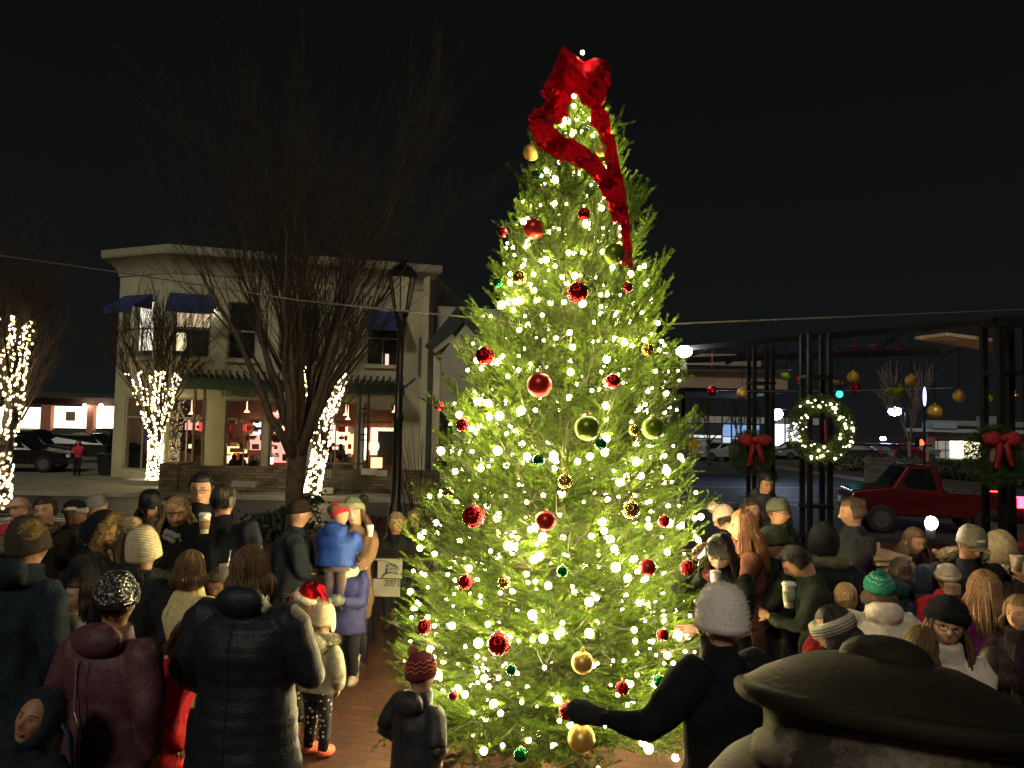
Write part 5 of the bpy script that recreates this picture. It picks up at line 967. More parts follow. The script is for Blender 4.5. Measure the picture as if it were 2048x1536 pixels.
    if Y < 6.6:
        for nm_, sg_, x0_ in (('back_seam', -1, 0), ('front_zip', 1, 0)):
            ln_ = []
            for zc in np.arange(zh+.02, zs+.01*h, .03):
                k_ = (np.abs(V[:, 0]-x0_) < .025) & (np.abs(V[:, 2]-zc) < .02)
                if k_.any(): ln_.append((x0_, (V[k_, 1].min()-.001 if sg_ < 0 else V[k_, 1].max()+.001), zc))
            if len(ln_) > 3 and not (hood == 'down' and sg_ < 0 and False):
                w = MB(); w.tubes(bend(np.array(ln_)), .0018 if sg_ < 0 else .004, 5); w.obj(nm_, cloth(tuple(c_*.9 for c_ in coat), 'wool') if sg_ < 0 else M_black, body)
    cm.map(bend); co_ = cm.obj('coat', cloth(coat, cs), body)
    # trousers, shoes
    t = MB(); t.rings([(0, 0, hip-.06*h, wr*.75, wr*.55), (0, 0, hip+.01*h, wr*.84, wr*.60), (0, 0, hip+.05*h, wr*.7, wr*.5)], 20)
    for a_, k_, n_ in legs: t.tubes([tuple(a_), tuple(a_*.6+k_*.4), tuple(k_), tuple(k_*.6+n_*.4), tuple(n_)], np.array([.060, .054, .043, .040, .033])*h, 14)
    t.map(bend); t.obj('trousers', pp or cloth(pants), body)
    for (a_, k_, n_) in legs:
        w = MB(); fl = HH*.60; w.ball((n_[0], n_[1]+fl*.28, .03*h), (HH*.2, fl*.62, .032*h+.012), 16, 10, fn=lambda D, V: np.stack([V[:, 0], V[:, 1], np.maximum(V[:, 2], -.029*h)+.01*(V[:, 1] < 0)], 1))
        if boots is not None: w.tubes([(n_[0], n_[1], .02*h), (n_[0], n_[1], .12*h), (n_[0], n_[1], .2*h)], np.array([.036, .036, .046])*h, 12)
        w.obj('boot' if boots is not None else 'shoe', cloth(boots if boots is not None else shoes, 'puffer'), body)
    # hair
    if hair and hood != 'up':
        hcol, hl, = hair[:2]; st = hair[2] if len(hair) > 2 else ''; w = MB(); hatted = hat is not None
        def capf(D, V):
            fr = sstep(.10, .45, D[:, 1])*sstep(.62, .42, D[:, 2]); X = headfn(D, V)*1.0; k = 1.09-.24*fr-.2*sstep(-.2, -.6, D[:, 2])*(hl < .5); k = k+.012*np.sin(np.arctan2(D[:, 0], D[:, 1])*23+D[:, 2]*4)-(.06 if hatted else 0); return X*k[:, None]
        w.ball((0, 0, 0), 1, 48, 28, fn=capf)
        n_ = 420 if Y < 8 else 120; a0 = R.uniform(-1, 1, n_)*rad(118 if hl >= .3 else 112); r_ = 1.075+.04*R.random(n_)-(.075 if hatted else 0)
        if hl >= .3: thm = np.full(n_, rad(96))
        else: thm = np.where(np.abs(a0) > rad(55), rad(72), rad(108))+R.normal(size=n_)*.08
        K1, K2 = 6, (5 if hl >= .3 else 0); th = rad(6)+(thm[:, None]-rad(6))*np.linspace(0, 1, K1)[None]; sw_ = a0[:, None]*(1-.15*np.exp(-th*2))
        D = np.stack([np.sin(th)*np.sin(sw_), -np.sin(th)*np.cos(sw_), np.cos(th)], -1); P = headfn(D.reshape(-1, 3), D.reshape(-1, 3)).reshape(n_, K1, 3)*r_[:, None, None]; P[:, :, 2] = np.cos(th)*.5*r_[:, None]
        if K2:
            last = P[:, -1]; dz = np.linspace(0, 1, K2+1)[1:]; Ln = hl*(.75+.35*R.random(n_)); out = np.stack([np.sin(a0), -np.cos(a0)], 1); ex = last[:, None]+np.stack([out[:, None, 0]*(.10*np.sin(dz*2.6)[None])*(1+.5*hl)+R.normal(size=(n_, 1))*.02, out[:, None, 1]*(.10*np.sin(dz*2.6)[None])+0*out[:, None, 0], -Ln[:, None]*dz[None]], -1)
            if hl > .8: ex[:, :, 1] += np.where(np.abs(a0) < rad(75), -.16, .10)[:, None]*dz[None]**.7; ex[:, :, 0] += (np.sin(a0)*.10)[:, None]*dz[None]
            P = np.concatenate([P, ex], 1)
        P = P+np.cumsum(R.normal(size=P.shape)*.006, 1); K = P.shape[1]; w.tubes(P, np.interp(np.linspace(0, 1, K), [0, .3, .8, 1], [.010, .021, .018, .003]), 4, cap=False, flat=(1, .6))
        if st == 'bun': w.ball((0, -.38, .32), (.17, .16, .16), 12, 8)
        if st == 'tail': w.tubes([(0, -.40, .1), (0, -.55, -.05), (0, -.58, -.4), (0, -.52, -.8)], [.07, .10, .09, .02], 8)
        if st == 'bangs':
            for i in range(26):
                x = -.24+.48*i/25; w.tubes([(x*.8, .12, .50), (x, .33, .38), (x*1.05, .41-abs(x)*.35, .22), (x*1.1, .40-abs(x)*.35, .12+.03*R.random())], [.02, .03, .026, .008], 4)
        w.map(Hm); w.obj('hair', cloth(hcol, 'hair'), body)
    # hats
    if hat: make_hat(hat, Hm, body, R, Y)
    if ruff is not None:   # fur edged hood worn up or lying open
        rc, mode = ruff; w = MB(); n_ = 2600; u = R.random(n_)*2*np.pi; v = R.random(n_)*2*np.pi
        if mode == 'up': cx = np.stack([.42*np.cos(u), .17+.0*u, .03+.52*np.sin(u)], 1); o = np.stack([np.cos(v)*np.cos(u), np.sin(v), np.cos(v)*np.sin(u)], 1)
        else: cx = np.stack([.60*np.sin(u*.5-np.pi/2)*1.0, -.30*np.cos(u*.5-np.pi/2)-.12, -.55+.0*u], 1); o = np.stack([np.cos(v)*np.sin(u*.5-np.pi/2), -np.cos(v)*np.cos(u*.5-np.pi/2), np.sin(v)], 1)
        fur(w, cx+o*.11, o, .11, .007, n=2, seed=seed)
        if mode == 'up': uu = np.linspace(0, 2*np.pi, 30); w.tubes(np.stack([.42*np.cos(uu), .17+0*uu, .03+.52*np.sin(uu)], 1), .11, 8)
        else: uu = np.linspace(0, 2*np.pi, 30); w.tubes(np.stack([.60*np.sin(uu*.5-np.pi/2), -.30*np.cos(uu*.5-np.pi/2)-.12, -.55+0*uu], 1), .12, 8)
        w.map(Hm); w.obj('fur_trim', cloth(rc, 'fur'), body)
    if hood == 'up':
        w = MB()
        def hf(D, V):
            X = np.stack([D[:, 0]*.46, D[:, 1]*.54-.02, D[:, 2]*.62+.02], 1); fr = sstep(.42, .72, D[:, 1]); k = 1-.45*fr+.02*np.sin(D[:, 0]*9+D[:, 2]*7); return X*k[:, None]
        w.ball((0, 0, 0), 1, 40, 28, fn=hf); w.map(Hm); w.obj('hood', cloth(coat, cs), body)
    if scarf is not None:
        w = MB()
        for j in range(2):
            u = np.linspace(0, 2*np.pi, 34); w.tubes(np.stack([(.34+.03*j)*np.cos(u), (.34+.03*j)*np.sin(u)+.02, -.60-.12*j+.05*np.sin(u*2+j)+.02*np.sin(u*7)], 1), .11+.012*np.sin(u*5), 10)
        w.map(Hm); w.obj('scarf', cloth(scarf, 'knit'), body)
    if glasses:
        w = MB()
        for sd in (-1, 1):
            u = np.linspace(0, 2*np.pi, 17); w.tubes(np.stack([sd*.135+.088*np.cos(u), .41-.22*(np.abs(sd*.135+.088*np.cos(u)))**2*2+0*u, .01+.06*np.sin(u)], 1), .010, 5); w.tubes([(sd*.22, .37, .03), (sd*.30, .25, .03), (sd*.335, -.02, .03)], .009, 4)
        w.tubes([(-.05, .42, .03), (.05, .42, .03)], .009, 4); w.map(Hm); w.obj('glasses', M_black, body)
    mw = Matrix.Translation(body.location) @ Matrix.Rotation(rad(yaw), 4, 'Z'); HPw = [tuple(mw @ Vector(bend([p_])[0])) for p_, d, n_ in HP]
    PEOPLE.append((label[:40], round(h, 2), Y)); return body, HPw, Hm, bend, dict(h=h, HH=HH, zs=zs, hip=hip, wr=wr)
def make_hat(hat, Hm, body, R, Y):
    ty, col = hat[0], hat[1]; o = hat[2] if len(hat) > 2 else {}; tl = Matrix.Rotation(rad(o.get('tilt', 12)), 4, 'X') @ Matrix.Rotation(rad(o.get('side', 0)), 4, 'Y'); TM = lambda V: Hm(xf(tl, V)); tall = o.get('tall', .14); fab = o.get('fab', 'knit'); z0 = o.get('z0', .10); wd_ = o.get('wide', 1); rx, ry = (.335*1.10+.025)*wd_, (.405*1.06+.02)*wd_
    if ty in ('beanie', 'santa'):
        cf = o.get('cuff', .2); w = MB(); n = 14; t = np.linspace(0, 1, n); zt = .5+tall; zz = z0+(zt-z0)*np.sin(t*np.pi/2); rr = np.cos(t*np.pi/2)**.62; rr[-1] = .02; w.rings(np.stack([0*t, -.02+0*t, zz, rx*rr, ry*rr], 1), 40)
        w.map(lambda V: V*(1+.012*np.sin(np.arctan2(V[:, 0], V[:, 1])*(24 if fab == 'knit' else 7)+V[:, 2]*3))[:, None]*[1, 1, 0]+V*[0, 0, 1])
        if Y < 9 and fab != 'sequin' and ty == 'beanie':
            V_ = w.verts(); V_ = V_[R.integers(0, len(V_), 1500 if 'fz' not in o else 4500)]; N_ = V_-np.array([0, -.02, z0]); N_ /= np.linalg.norm(N_, axis=1)[:, None]+1e-6; fur(w, V_+R.normal(size=V_.shape)*.012, N_, 0.035 if 'fz' not in o else .045, .003, seed=4)
        w.map(TM); w.obj('hat', cloth(col, fab), body)
        if cf:
            w = MB(); w.rings([(0, -.02, z0-.05, rx*1.02, ry*1.02), (0, -.02, z0-.06, rx*1.10, ry*1.09), (0, -.02, z0+cf*.5, rx*1.13, ry*1.11), (0, -.02, z0+cf, rx*1.06, ry*1.05), (0, -.02, z0+cf+.01, rx*.9, ry*.9)], 40); 
            if ty == 'santa': V = w.verts(); fur(w, V, V/np.linalg.norm(V, axis=1)[:, None], .05, .012, n=5)
            w.map(TM); w.obj('hat_cuff', cloth(o.get('ccol', col), 'fleece' if ty == 'santa' else o.get('cfab', 'knit')), body)
        if 'pom' in o:
            pr = o.get('pr', .17); pc = np.array(o.get('pp', (0, -.04, zt+pr*.75))); w = MB(); w.ball(tuple(pc), pr*.8, 14, 10); P = sphpts(900 if Y < 9 else 250, 3); fur(w, pc+P*pr*.72, P, pr*.38, .010); w.map(TM); w.obj('pompom', cloth(o['pom'], 'fur'), body)
        if ty == 'santa': w = MB(); w.tubes([(0, -.1, .5), (.05, -.42, .52), (.08, -.62, .34), (.08, -.68, .12)], [.26, .20, .13, .04], 12); w.map(TM); w.obj('hat_tail', cloth(col, fab), body)
        if 'ears' in o:
            for sd in (-1, 1): w = MB(); w.ball((sd*.2, .0, .60), (.07, .03, .10), 10, 6); w.map(TM); w.obj('hat_ear', cloth(col, fab), body)
        if 'flaps' in o:
            for sd in (-1, 1): w = MB(); w.ball((sd*.36, .0, -.12), (.05, .16, .26), 12, 8); w.map(TM); w.obj('ear_flap', cloth(col, fab), body)
        if 'band' in o:
            w = MB()
            for k, bc in enumerate(o['band']):
                zc = z0+.24+k*.11; tt = math.asin(min(1, (zc-z0)/(zt-z0)))/(np.pi/2); r_ = math.cos(tt*np.pi/2)**.62; u = np.linspace(0, 2*np.pi, 60); w.tubes(np.stack([rx*(r_+.015)*np.cos(u), -.02+ry*(r_+.015)*np.sin(u), zc+.035*np.sin(u*10)], 1), .018, 5)
            w.map(TM); w.obj('hat_pattern', cloth(o['band'][0], 'knit'), body)
    elif ty == 'cap':
        w = MB(); n = 12; t = np.linspace(0, 1, n); zz = z0+(.56-z0)*np.sin(t*np.pi/2); rr = np.cos(t*np.pi/2)**.55; rr[-1] = .02; w.rings(np.stack([0*t, -.02+0*t, zz, rx*rr, ry*rr], 1), 36); w.ball((0, .42, z0+.03), (.27, .27, .03), 20, 8, fn=lambda D, V: V-np.stack([0*V[:, 0], 0*V[:, 0], V[:, 0]**2*1.1], 1)); w.map(TM); w.obj('cap', cloth(col, fab), body)
        if 'patch' in o: w = MB(); w.ball((0, ry*.93, z0+.21), (.13, .02, .05), 14, 6, fn=lambda D, V: np.clip(V*1.6, [-.12, -.02, -.045], [.12, .02, .045])-np.stack([0*V[:, 0], V[:, 0]**2*1.2, 0*V[:, 0]], 1)); w.map(TM); w.obj('cap_patch', cloth(o['patch']), body)
    elif ty == 'band':
        w = MB(); w.rings([(0, -.01, -.02, rx*.97, ry*1.0), (0, -.01, -.02, rx*1.06, ry*1.06), (0, -.01, .10, rx*1.10, ry*1.08), (0, -.01, .24, rx*1.03, ry*1.02), (0, -.01, .25, rx*.95, ry*.94)], 44); w.map(TM); w.obj('headband', cloth(col, 'knit'), body)
        w = MB()
        for k in range(3): u = np.linspace(0, 2*np.pi, 60); w.tubes(np.stack([rx*1.10*np.cos(u), -.01+ry*1.09*np.sin(u), .04+.06*k+.004*np.sin(u*20)], 1), .008, 4)
        w.map(TM); w.obj('headband_stripe', cloth((.06, .06, .065)), body)
def cup(pos, hgt, label, lid=True, col=(.75, .70, .62), sleeve=None, tilt=(0, 0, 0), r=.038, straw=False):
    t = empty('paper_cup', pos, label=label, cat='cup'); t.rotation_euler = tilt; w = MB(); w.rings([(0, 0, -hgt/2, r*.72, r*.72), (0, 0, hgt/2, r, r), (0, 0, hgt/2+.003, r*1.04, r*1.04), (0, 0, hgt/2+.006, r*.95, r*.95)], 22); w.obj('cup_body', mat('paper', col, .6, var=.04), t)
    if lid: w = MB(); w.rings([(0, 0, hgt/2+.002, r*1.10, r*1.10), (0, 0, hgt/2+.010, r*1.12, r*1.12), (0, 0, hgt/2+.012, r*.98, r*.98), (0, 0, hgt/2+.022, r*.92, r*.92), (0, 0, hgt/2+.018, r*.7, r*.7)], 22); w.obj('lid', mat('white_lid', (.8, .79, .74), .4, var=.02), t)
    if sleeve: w = MB(); w.rings([(0, 0, -hgt*.25, r*.82, r*.82), (0, 0, -hgt*.25, r*.85, r*.85), (0, 0, hgt*.25, r*.99, r*.99), (0, 0, hgt*.25, r*.95, r*.95)], 22, cap=False); w.obj('sleeve', mat('card_sleeve', sleeve, .8), t)
    if straw: w = MB(); w.bar((0, 0, 0), (.02, 0, hgt*1.35), .006); w.obj('straw', mat('white_straw', (.8, .8, .75), .4), t)
    return t
BK = (.013, .014, .017); NV = (.012, .018, .034); CREAM = (.66, .60, .42)
DB = (.045, .026, .016); BR = (.12, .062, .03); BL = (.42, .27, .13); GI = (.25, .10, .045)
# ---- left crowd, near to far
pe = person
b, HP, Hm, bd, inf = pe(236, 1141, 3.7, -12, 'woman from behind in a plum quilted coat and silver sequined beanie', coat=(.115, .048, .062), cs='puffer', quilt=.085, hem=.30, wf=1.12, hat=('beanie', (.27, .27, .28), dict(fab='sequin', cfab='sequin', cuff=.22, ccol=(.27, .27, .28), tall=.16, tilt=8)), hair=(DB, .2), hd=(25, 0, 0), hood='down', pants=(.10, .14, .17), L='pocket', Rr='hang')
w = MB(); pts = bd([(-.06, -inf['wr']*.80, inf['zs']-.02), (-.05, -inf['wr']*.86, inf['zs']-.25), (-.015, -inf['wr']*.84, inf['hip']+.10), (.01, -inf['wr']*.92, inf['hip']-.25)])
tt = np.linspace(0, 3, 70); Q = np.stack([np.interp(tt, range(4), pts[:, k]) for k in range(3)], 1)
for i, q_ in enumerate(Q): w.ball(tuple(q_), (.0055, .004, .0085) if i % 2 else (.003, .006, .0085), 8, 6)
w.obj('chain_strap', mat('silver_chain', (.6, .55, .5), .25, 1), b)
pe(505, 1085, 3.85, -8, 'woman seen from behind in a long navy quilted coat with brown bobbed hair', coat=(.014, .020, .030), cs='puffer', quilt=.075, hem=.16, wf=1.32, hair=((.15, .085, .035), .42), hd=(-12, -4, 0), hood='down', Rr=(.14, .16, .60), L='pocket')
pe(62, 1028, 4.15, -22, 'tall person in a dark navy coat and grey brown beanie with big tan pompom', coat=(.018, .028, .042), hem=.22, wf=1.28, hat=('beanie', (.075, .06, .055), dict(pom=(.40, .28, .11), pr=.24, pp=(.42, -.16, .42), tall=.12, cuff=0, z0=-.14)), hair=(DB, .1), hood='down', hd=(-5, 0, 0), hs=.25)
pe(290, 1046, 4.75, -20, 'person from behind in a dark jacket and cream ribbed beanie with a cream pompom', coat=(.022, .026, .03), hem=.38, wf=1.25, hat=('beanie', (.70, .62, .40), dict(pom=(.60, .48, .30), pr=.23, pp=(-.16, -.1, .64), tall=.10, cuff=0, z0=-.22)), hood='down', hs=.245)
pe(160, 1150, 4.9, 150, 'person in a pale cream coat squeezed between the navy coat and the plum coat', coat=(.62, .55, .36), cs='fleece', hem=.3, hair=(DB, .6), L='front', Rr='front')
pe(845, 1296, 4.35, -38, 'child from behind in a dark jacket and plum knitted pompom hat by the tree', coat=(.028, .034, .042), cs='puffer', quilt=.3, hem=.30, wf=1.18, hat=('beanie', (.16, .035, .045), dict(pom=(.35, .16, .10), pr=.17, pp=(-.22, -.12, .56), tall=.07, cuff=.0, z0=-.06, band=[(.65, .2, .12), (.5, .1, .1), (.65, .2, .12)])), hair=(DB, .15), hood='down', hd=(-18, 6, 0), hs=.205, child=True)
M_dots = bpy.data.materials.new('dotted_leggings'); M_dots.use_nodes = True; n_ = M_dots.node_tree.nodes; l_ = M_dots.node_tree.links
v_ = n_.new('ShaderNodeTexVoronoi'); v_.inputs['Scale'].default_value = 28; v_.inputs['Randomness'].default_value = .55; tc_ = n_.new('ShaderNodeTexCoord'); l_.new(tc_.outputs['Object'], v_.inputs[0]); c_ = n_.new('ShaderNodeValToRGB'); c_.color_ramp.interpolation = 'CONSTANT'; c_.color_ramp.elements[0].color = (.75, .72, .6, 1); c_.color_ramp.elements[1].position = .24; c_.color_ramp.elements[1].color = (.012, .012, .014, 1); l_.new(v_.outputs['Distance'], c_.inputs[0]); l_.new(c_.outputs[0], n_['Principled BSDF'].inputs[0]); n_['Principled BSDF'].inputs['Roughness'].default_value = .8
pe(648, 1196, 5.35, -25, 'toddler in an olive fur hooded jacket, cream hat, dotted leggings and coral shoes', coat=(.30, .29, .19), cs='puffer', quilt=.2, hem=.44, wf=1.15, hat=('beanie', (.62, .53, .33), dict(fab='fleece', cuff=0, z0=-.12, tall=.05, ears=1, flaps=1)), hair=(BR, .2), ruff=((.62, .56, .36), 'down'), hood='down', scarf=(.28, .32, .22), pp=M_dots, shoes=(.80, .16, .10), hs=.215, child=True, hd=(8, 12, 0), seed=3)
pe(616, 1160, 5.95, 62, 'child in profile with a sequined red santa hat and green jacket, hand at mouth', coat=(.045, .075, .055), cs='puffer', hem=.40, wf=1.0, hat=('santa', (.55, .012, .02), dict(fab='sequin', cuff=.17, ccol=(.75, .72, .58), z0=.03, tall=.08, tilt=20)), skin='p', hair=(BR, .5), L='face', Rr='face', pants=(.02, .022, .03), pp=M_dots, hs=.21, child=True)
pe(697, 1073, 6.75, 172, 'girl facing us in a royal purple blue coat, cream pompom beanie and cream scarf', coat=(.035, .04, .16), cs='puffer', quilt=.16, hem=.36, hat=('beanie', (.68, .64, .42), dict(pom=(.75, .7, .5), pr=.14, tall=.12, cuff=.12, z0=.05)), hair=(DB, .3), scarf=(.60, .64, .44), glove=(.14, .16, .13), L='front', Rr='front', hs=.22, boots=(.42, .36, .28), hd=(16, 0, 0), skin='p', child=True)
pe(385, 1096, 4.65, -28, 'child from behind in a pale yellow fleece jacket with brown hair', coat=(.68, .60, .30), cs='fleece', hem=.42, wf=1.12, hair=(BR, .35), Rr='hold', L='hang', hs=.22, child=True, pants=(.03, .03, .035))
pe(378, 1228, 4.25, -45, 'small child in a bright red coat between the plum and navy coats', coat=(.50, .018, .028), hem=.34, hair=(BR, .4), pants=(.30, .30, .26), shoes=(.75, .72, .68), hs=.2, child=True, lean=12)
b, HP, Hm, bd, inf = pe(76, 1374, 3.25, 165, 'small child in a dark hooded jacket looking up at us in the bottom left corner', coat=(.015, .022, .034), hem=.42, hood='up', hair=(BR, .1), hd=(10, -14, -14), hs=.205, skin='m', L='hang', Rr='front', child=True, glove=(.75, .73, .66))
# middle row
b, HP, Hm, bd, inf = pe(357, 988, 5.75, 168, 'blonde woman in a black coat looking down at a phone', coat=BK, hem=.35, hair=(BL, 1.05, 'bangs'), hd=(26, 16, 0), L='phone', Rr='phone', scarf=(.30, .30, .26), hs=.235)
ph = Vector(HP[0]).lerp(Vector(HP[1]), .5)+Vector((0, 0, .02)); w = MB(); w.box((0, 0, 0), (.14, .07, .009), 0, 0, Matrix.Rotation(.5, 4, 'X')); w.obj('phone', mat('phone_black', (.01, .01, .012), .2), smooth=False, loc=ph, label='dark phone held in both hands by the blonde woman', cat='phone')
pe(404, 943, 6.2, 176, 'tall dark haired man in glasses and a black coat facing us', coat=(.010, .010, .012), hem=.35, wf=1.1, hair=((.012, .010, .009), .12), glasses=True, skin='l', hd=(14, 4, 0), L='hold', Rr='pocket', hs=.25)
pe(449, 964, 5.75, -15, 'dark haired man in a wide black coat with his back to us', coat=(.011, .013, .018), hem=.32, wf=1.38, hair=((.05, .04, .03), .15), hd=(12, 0, 0), skin='l', L='hold', Rr='hang', hs=.24)
pe(302, 972, 6.7, 165, 'long dark haired woman in a shiny black cap and brown coat looking down', coat=(.06, .038, .03), hem=.3, hair=((.03, .022, .018), 1.2), hat=('cap', (.012, .012, .014), dict(fab='puffer', z0=.04)), hd=(28, 24, 0), hs=.24)
pe(602, 990, 6.8, -72, 'man in profile in a black knit cap and dark navy coat facing the tree', coat=(.014, .019, .028), hem=.34, wf=1.35, hat=('beanie', (.03, .022, .018), dict(cuff=.14, tall=.03)), skin='l', L='front', Rr='front', lean=6, hs=.235)
pe(709, 992, 7.2, 148, 'woman in a tan tweed coat and patterned white and green pompom beanie holding a child', coat=(.20, .125, .075), cs='fleece', hem=.3, hat=('beanie', (.34, .34, .22), dict(pom=(.02, .018, .015), pr=.24, pp=(-.38, -.12, .50), tall=.12, band=[(.06, .16, .09), (.5, .5, .35), (.06, .16, .09)], tilt=18)), hair=(BR, 1.0), hd=(30, -4, 12), L='hold', Rr='hold', hs=.24, skin='p')
pe(683, 996, 6.75, -10, 'small child in a bright blue puffer jacket and red green hat, carried', coat=(.018, .065, .33), cs='puffer', quilt=.07, hem=.42, wf=1.45, hh=.92, hat=('beanie', (.45, .03, .04), dict(cuff=.0, tall=.06, z0=-.02, band=[(.03, .25, .16), (.03, .25, .16)], pom=(.02, .22, .15), pp=(-.35, -.1, .4), pr=.2, side=-25)), hood='down', hd=(-25, 0, 0), hs=.2, child=True, L='hold', Rr='hold', pants=(.16, .12, .12), lean=10)
pe(793, 1022, 8.6, 178, 'grey blonde person in a dark jacket behind the white banner table', coat=(.015, .016, .018), hem=.4, wf=1.1, hair=((.22, .16, .10), .25), skin='m', L='front', Rr='front', hs=.24)
pe(832, 1014, 9.0, 165, 'person half hidden behind the left tip of the tree, beside the banner table', coat=(.03, .02, .018), hem=.4, hair=(BR, .5), L='hang', Rr='hang')
pe(92, 990, 7.0, 172, 'smiling woman with tied back reddish brown hair at the left', coat=(.03, .022, .02), hem=.35, hair=(DB, .2, 'bun'), hd=(14, 0, 8), skin='p', hs=.25, scarf=(.10, .07, .05))
pe(152, 994, 7.3, -100, 'person in a black beanie with a white stripe holding a lidded cup', coat=(.03, .028, .03), hem=.35, wf=1.1, hat=('beanie', (.02, .02, .022), dict(cuff=.14, ccol=(.55, .53, .48), tall=.04)), hd=(20, 12, 0), skin='m', L='hold', Rr='hold')
cup(at(142, 1034, 6.6), .12, 'white lidded cup beside the striped beanie at the left', col=(.15, .10, .07))
pe(198, 983, 8.0, -20, 'person from behind in a pale grey knit beanie and dark jacket', coat=(.02, .021, .025), hem=.35, wf=1.25, hat=('beanie', (.26, .25, .26), dict(cuff=.0, tall=.05)), hs=.25)
pe(206, 1018, 5.5, -75, 'person in a dark coat with a tan fur trimmed hood pulled up', coat=(.014, .016, .022), hem=.35, wf=1.15, hood='up', hair=(BR, .3), ruff=((.36, .25, .12), 'up'), hd=(-15, 28, 0), skin='m', L='hold', Rr='front', hs=.235)
pe(38, 990, 8.2, 175, 'person in a bright pink red jacket and pale pink hat at the far left', coat=(.65, .03, .08), cs='puffer', hem=.4, wf=1.2, hat=('beanie', (.55, .38, .30), dict(cuff=.14, tall=.05)), scarf=(.62, .50, .34), hs=.24, skin='p', hd=(0, 0, 10))
pe(2, 1062, 4.6, 160, 'child with a green scarf cut off by the left edge', coat=(.05, .008, .012), hem=.38, hat=('beanie', (.20, .15, .12), dict(cuff=.15, tall=.04)), scarf=(.12, .30, .22), hs=.215, skin='p', child=True, hd=(-25, 0, 0))
pe(-8, 1200, 4.3, -60, 'child in a purple and white jacket cut off by the left edge', coat=(.20, .14, .24), cs='puffer', hem=.42, hair=(BR, .3), hs=.21, child=True)
pe(440, 1128, 5.2, 165, 'child in dark clothes facing us between the navy coat and the black coats', coat=(.045, .03, .022), hem=.4, hair=(DB, .6), hd=(10, 25, 0), L='hold', Rr='hold', hs=.21, child=True, skin='m')
cup(at(409, 1049, 5.4), .12, 'white lidded cup with a brown body held beside the man in glasses', sleeve=(.30, .17, .09))
cup(at(453, 1148, 4.7), .105, 'open white paper cup held over the navy coat', lid=False, r=.045, col=(.72, .60, .52), straw=True)
cup(at(740, 1062, 6.4), .09, 'small white cup held by the woman in the tan coat', lid=False, r=.03)
person(157, 878, 29.8, 175, 'person in a pink red jacket standing across the road', coat=(.55, .03, .08), cs='puffer', hem=.50, hair=(DB, .9), pants=(.015, .018, .03), L='hold', Rr='hold')
# ---- right crowd
pe(1442, 1162, 3.35, 28, 'woman from behind in a black coat and white knitted hat, arm stretched to the tree', coat=(.011, .012, .016), hem=.25, wf=1.15, hat=('beanie', (.90, .84, .78), dict(cuff=.0, tall=.10, z0=-.20, tilt=2, fz=1, fab='plush', wide=1.13)), hd=(15, 0, 0), L=(-.30, .17, .655), Rr='front', hs=.235, glove=(.03, .03, .035), curl=.2)
pe(1668, 1196, 4.25, 60, 'dark haired person in profile with a wide grey and white striped headband', coat=BK, hem=.35, hair=((.015, .012, .012), .3), hat=('band', (.48, .45, .36), dict(tilt=-8)), hd=(12, 16, 0), hs=.26, skin='m', L='front', Rr='front')
b, HP, Hm, bd, inf = pe(1893, 1184, 4.15, 150, 'girl in glasses with long brown hair, black beanie and cream white jacket', coat=(.66, .58, .47), cs='puffer', quilt=.3, hem=.36, wf=1.22, hair=((.13, .075, .035), 1.35), hat=('beanie', (.016, .018, .024), dict(cuff=.16, tall=.06, z0=.10, tilt=16)), glasses=True, hd=(10, 6, -8), skin='p', hood='down', L='front', Rr='hang', hs=.255)
pe(1838, 1246, 3.85, -30, 'small child with brown hair low in front of the girl in glasses', coat=(.07, .045, .035), cs='fleece', hem=.4, wf=1.0, hair=((.14, .08, .035), .8), hd=(0, 0, 8), hs=.215, child=True)
pe(1757, 1136, 5.2, -6, 'child from behind in a white hooded jacket and teal pompom beanie', coat=(.62, .55, .47), cs='puffer', quilt=.24, hem=.42, wf=1.35, hat=('beanie', (.03, .27, .19), dict(pom=(.02, .20, .14), pr=.18, pp=(0, .0, .50), tall=.0, cuff=.2, band=[(.30, .45, .36), (.30, .45, .36)])), hair=(BR, .35), hood='down', hs=.22, child=True)
pe(1691, 1162, 5.5, -15, 'blond child from behind in a dark red jacket', coat=(.20, .012, .016), hem=.42, wf=1.2, hair=((.36, .24, .11), .2), hs=.21, child=True, hood='down')
pe(1966, 1136, 4.95, 8, 'woman from behind in a purple coat with long reddish blonde hair', coat=(.16, .022, .13), cs='fleece', hem=.30, wf=1.18, hair=((.27, .14, .06), 1.0), hs=.245, Rr='hold')
b, HP, Hm, bd, inf = pe(1943, 1042, 5.9, 172, 'man in a grey cap with a white patch and a tan hood, head bowed', coat=(.013, .013, .015), hem=.35, wf=1.35, hat=('cap', (.22, .19, .14), dict(z0=.02, patch=(.7, .66, .58))), hair=(DB, .2), skin='m', hd=(8, 24, 0), L='hold', Rr='pocket', hs=.26, ruff=((.40, .33, .19), 'down'))
pe(1998, 1062, 6.3, 10, 'person with a tan hood up, back turned, behind the grey capped man', coat=(.38, .30, .17), hem=.5, wf=1.1, hood='up', hair=(BR, .2), hs=.25)
pe(1895, 1120, 5.7, -30, 'child in a crimson jacket before the grey capped man', coat=(.30, .012, .03), hem=.45, hat=('beanie', (.42, .38, .30), dict(cuff=.12, tall=.04)), hs=.205, child=True, wf=1.0, Rr='hold')
pe(1829, 1052, 6.6, 165, 'person in dark clothes holding up a phone with its torch shining', coat=(.03, .024, .022), hem=.35, hair=(BR, .9), skin='m', hd=(25, 10, 0), L=(-.09, .26, .86), Rr='front', hs=.235)
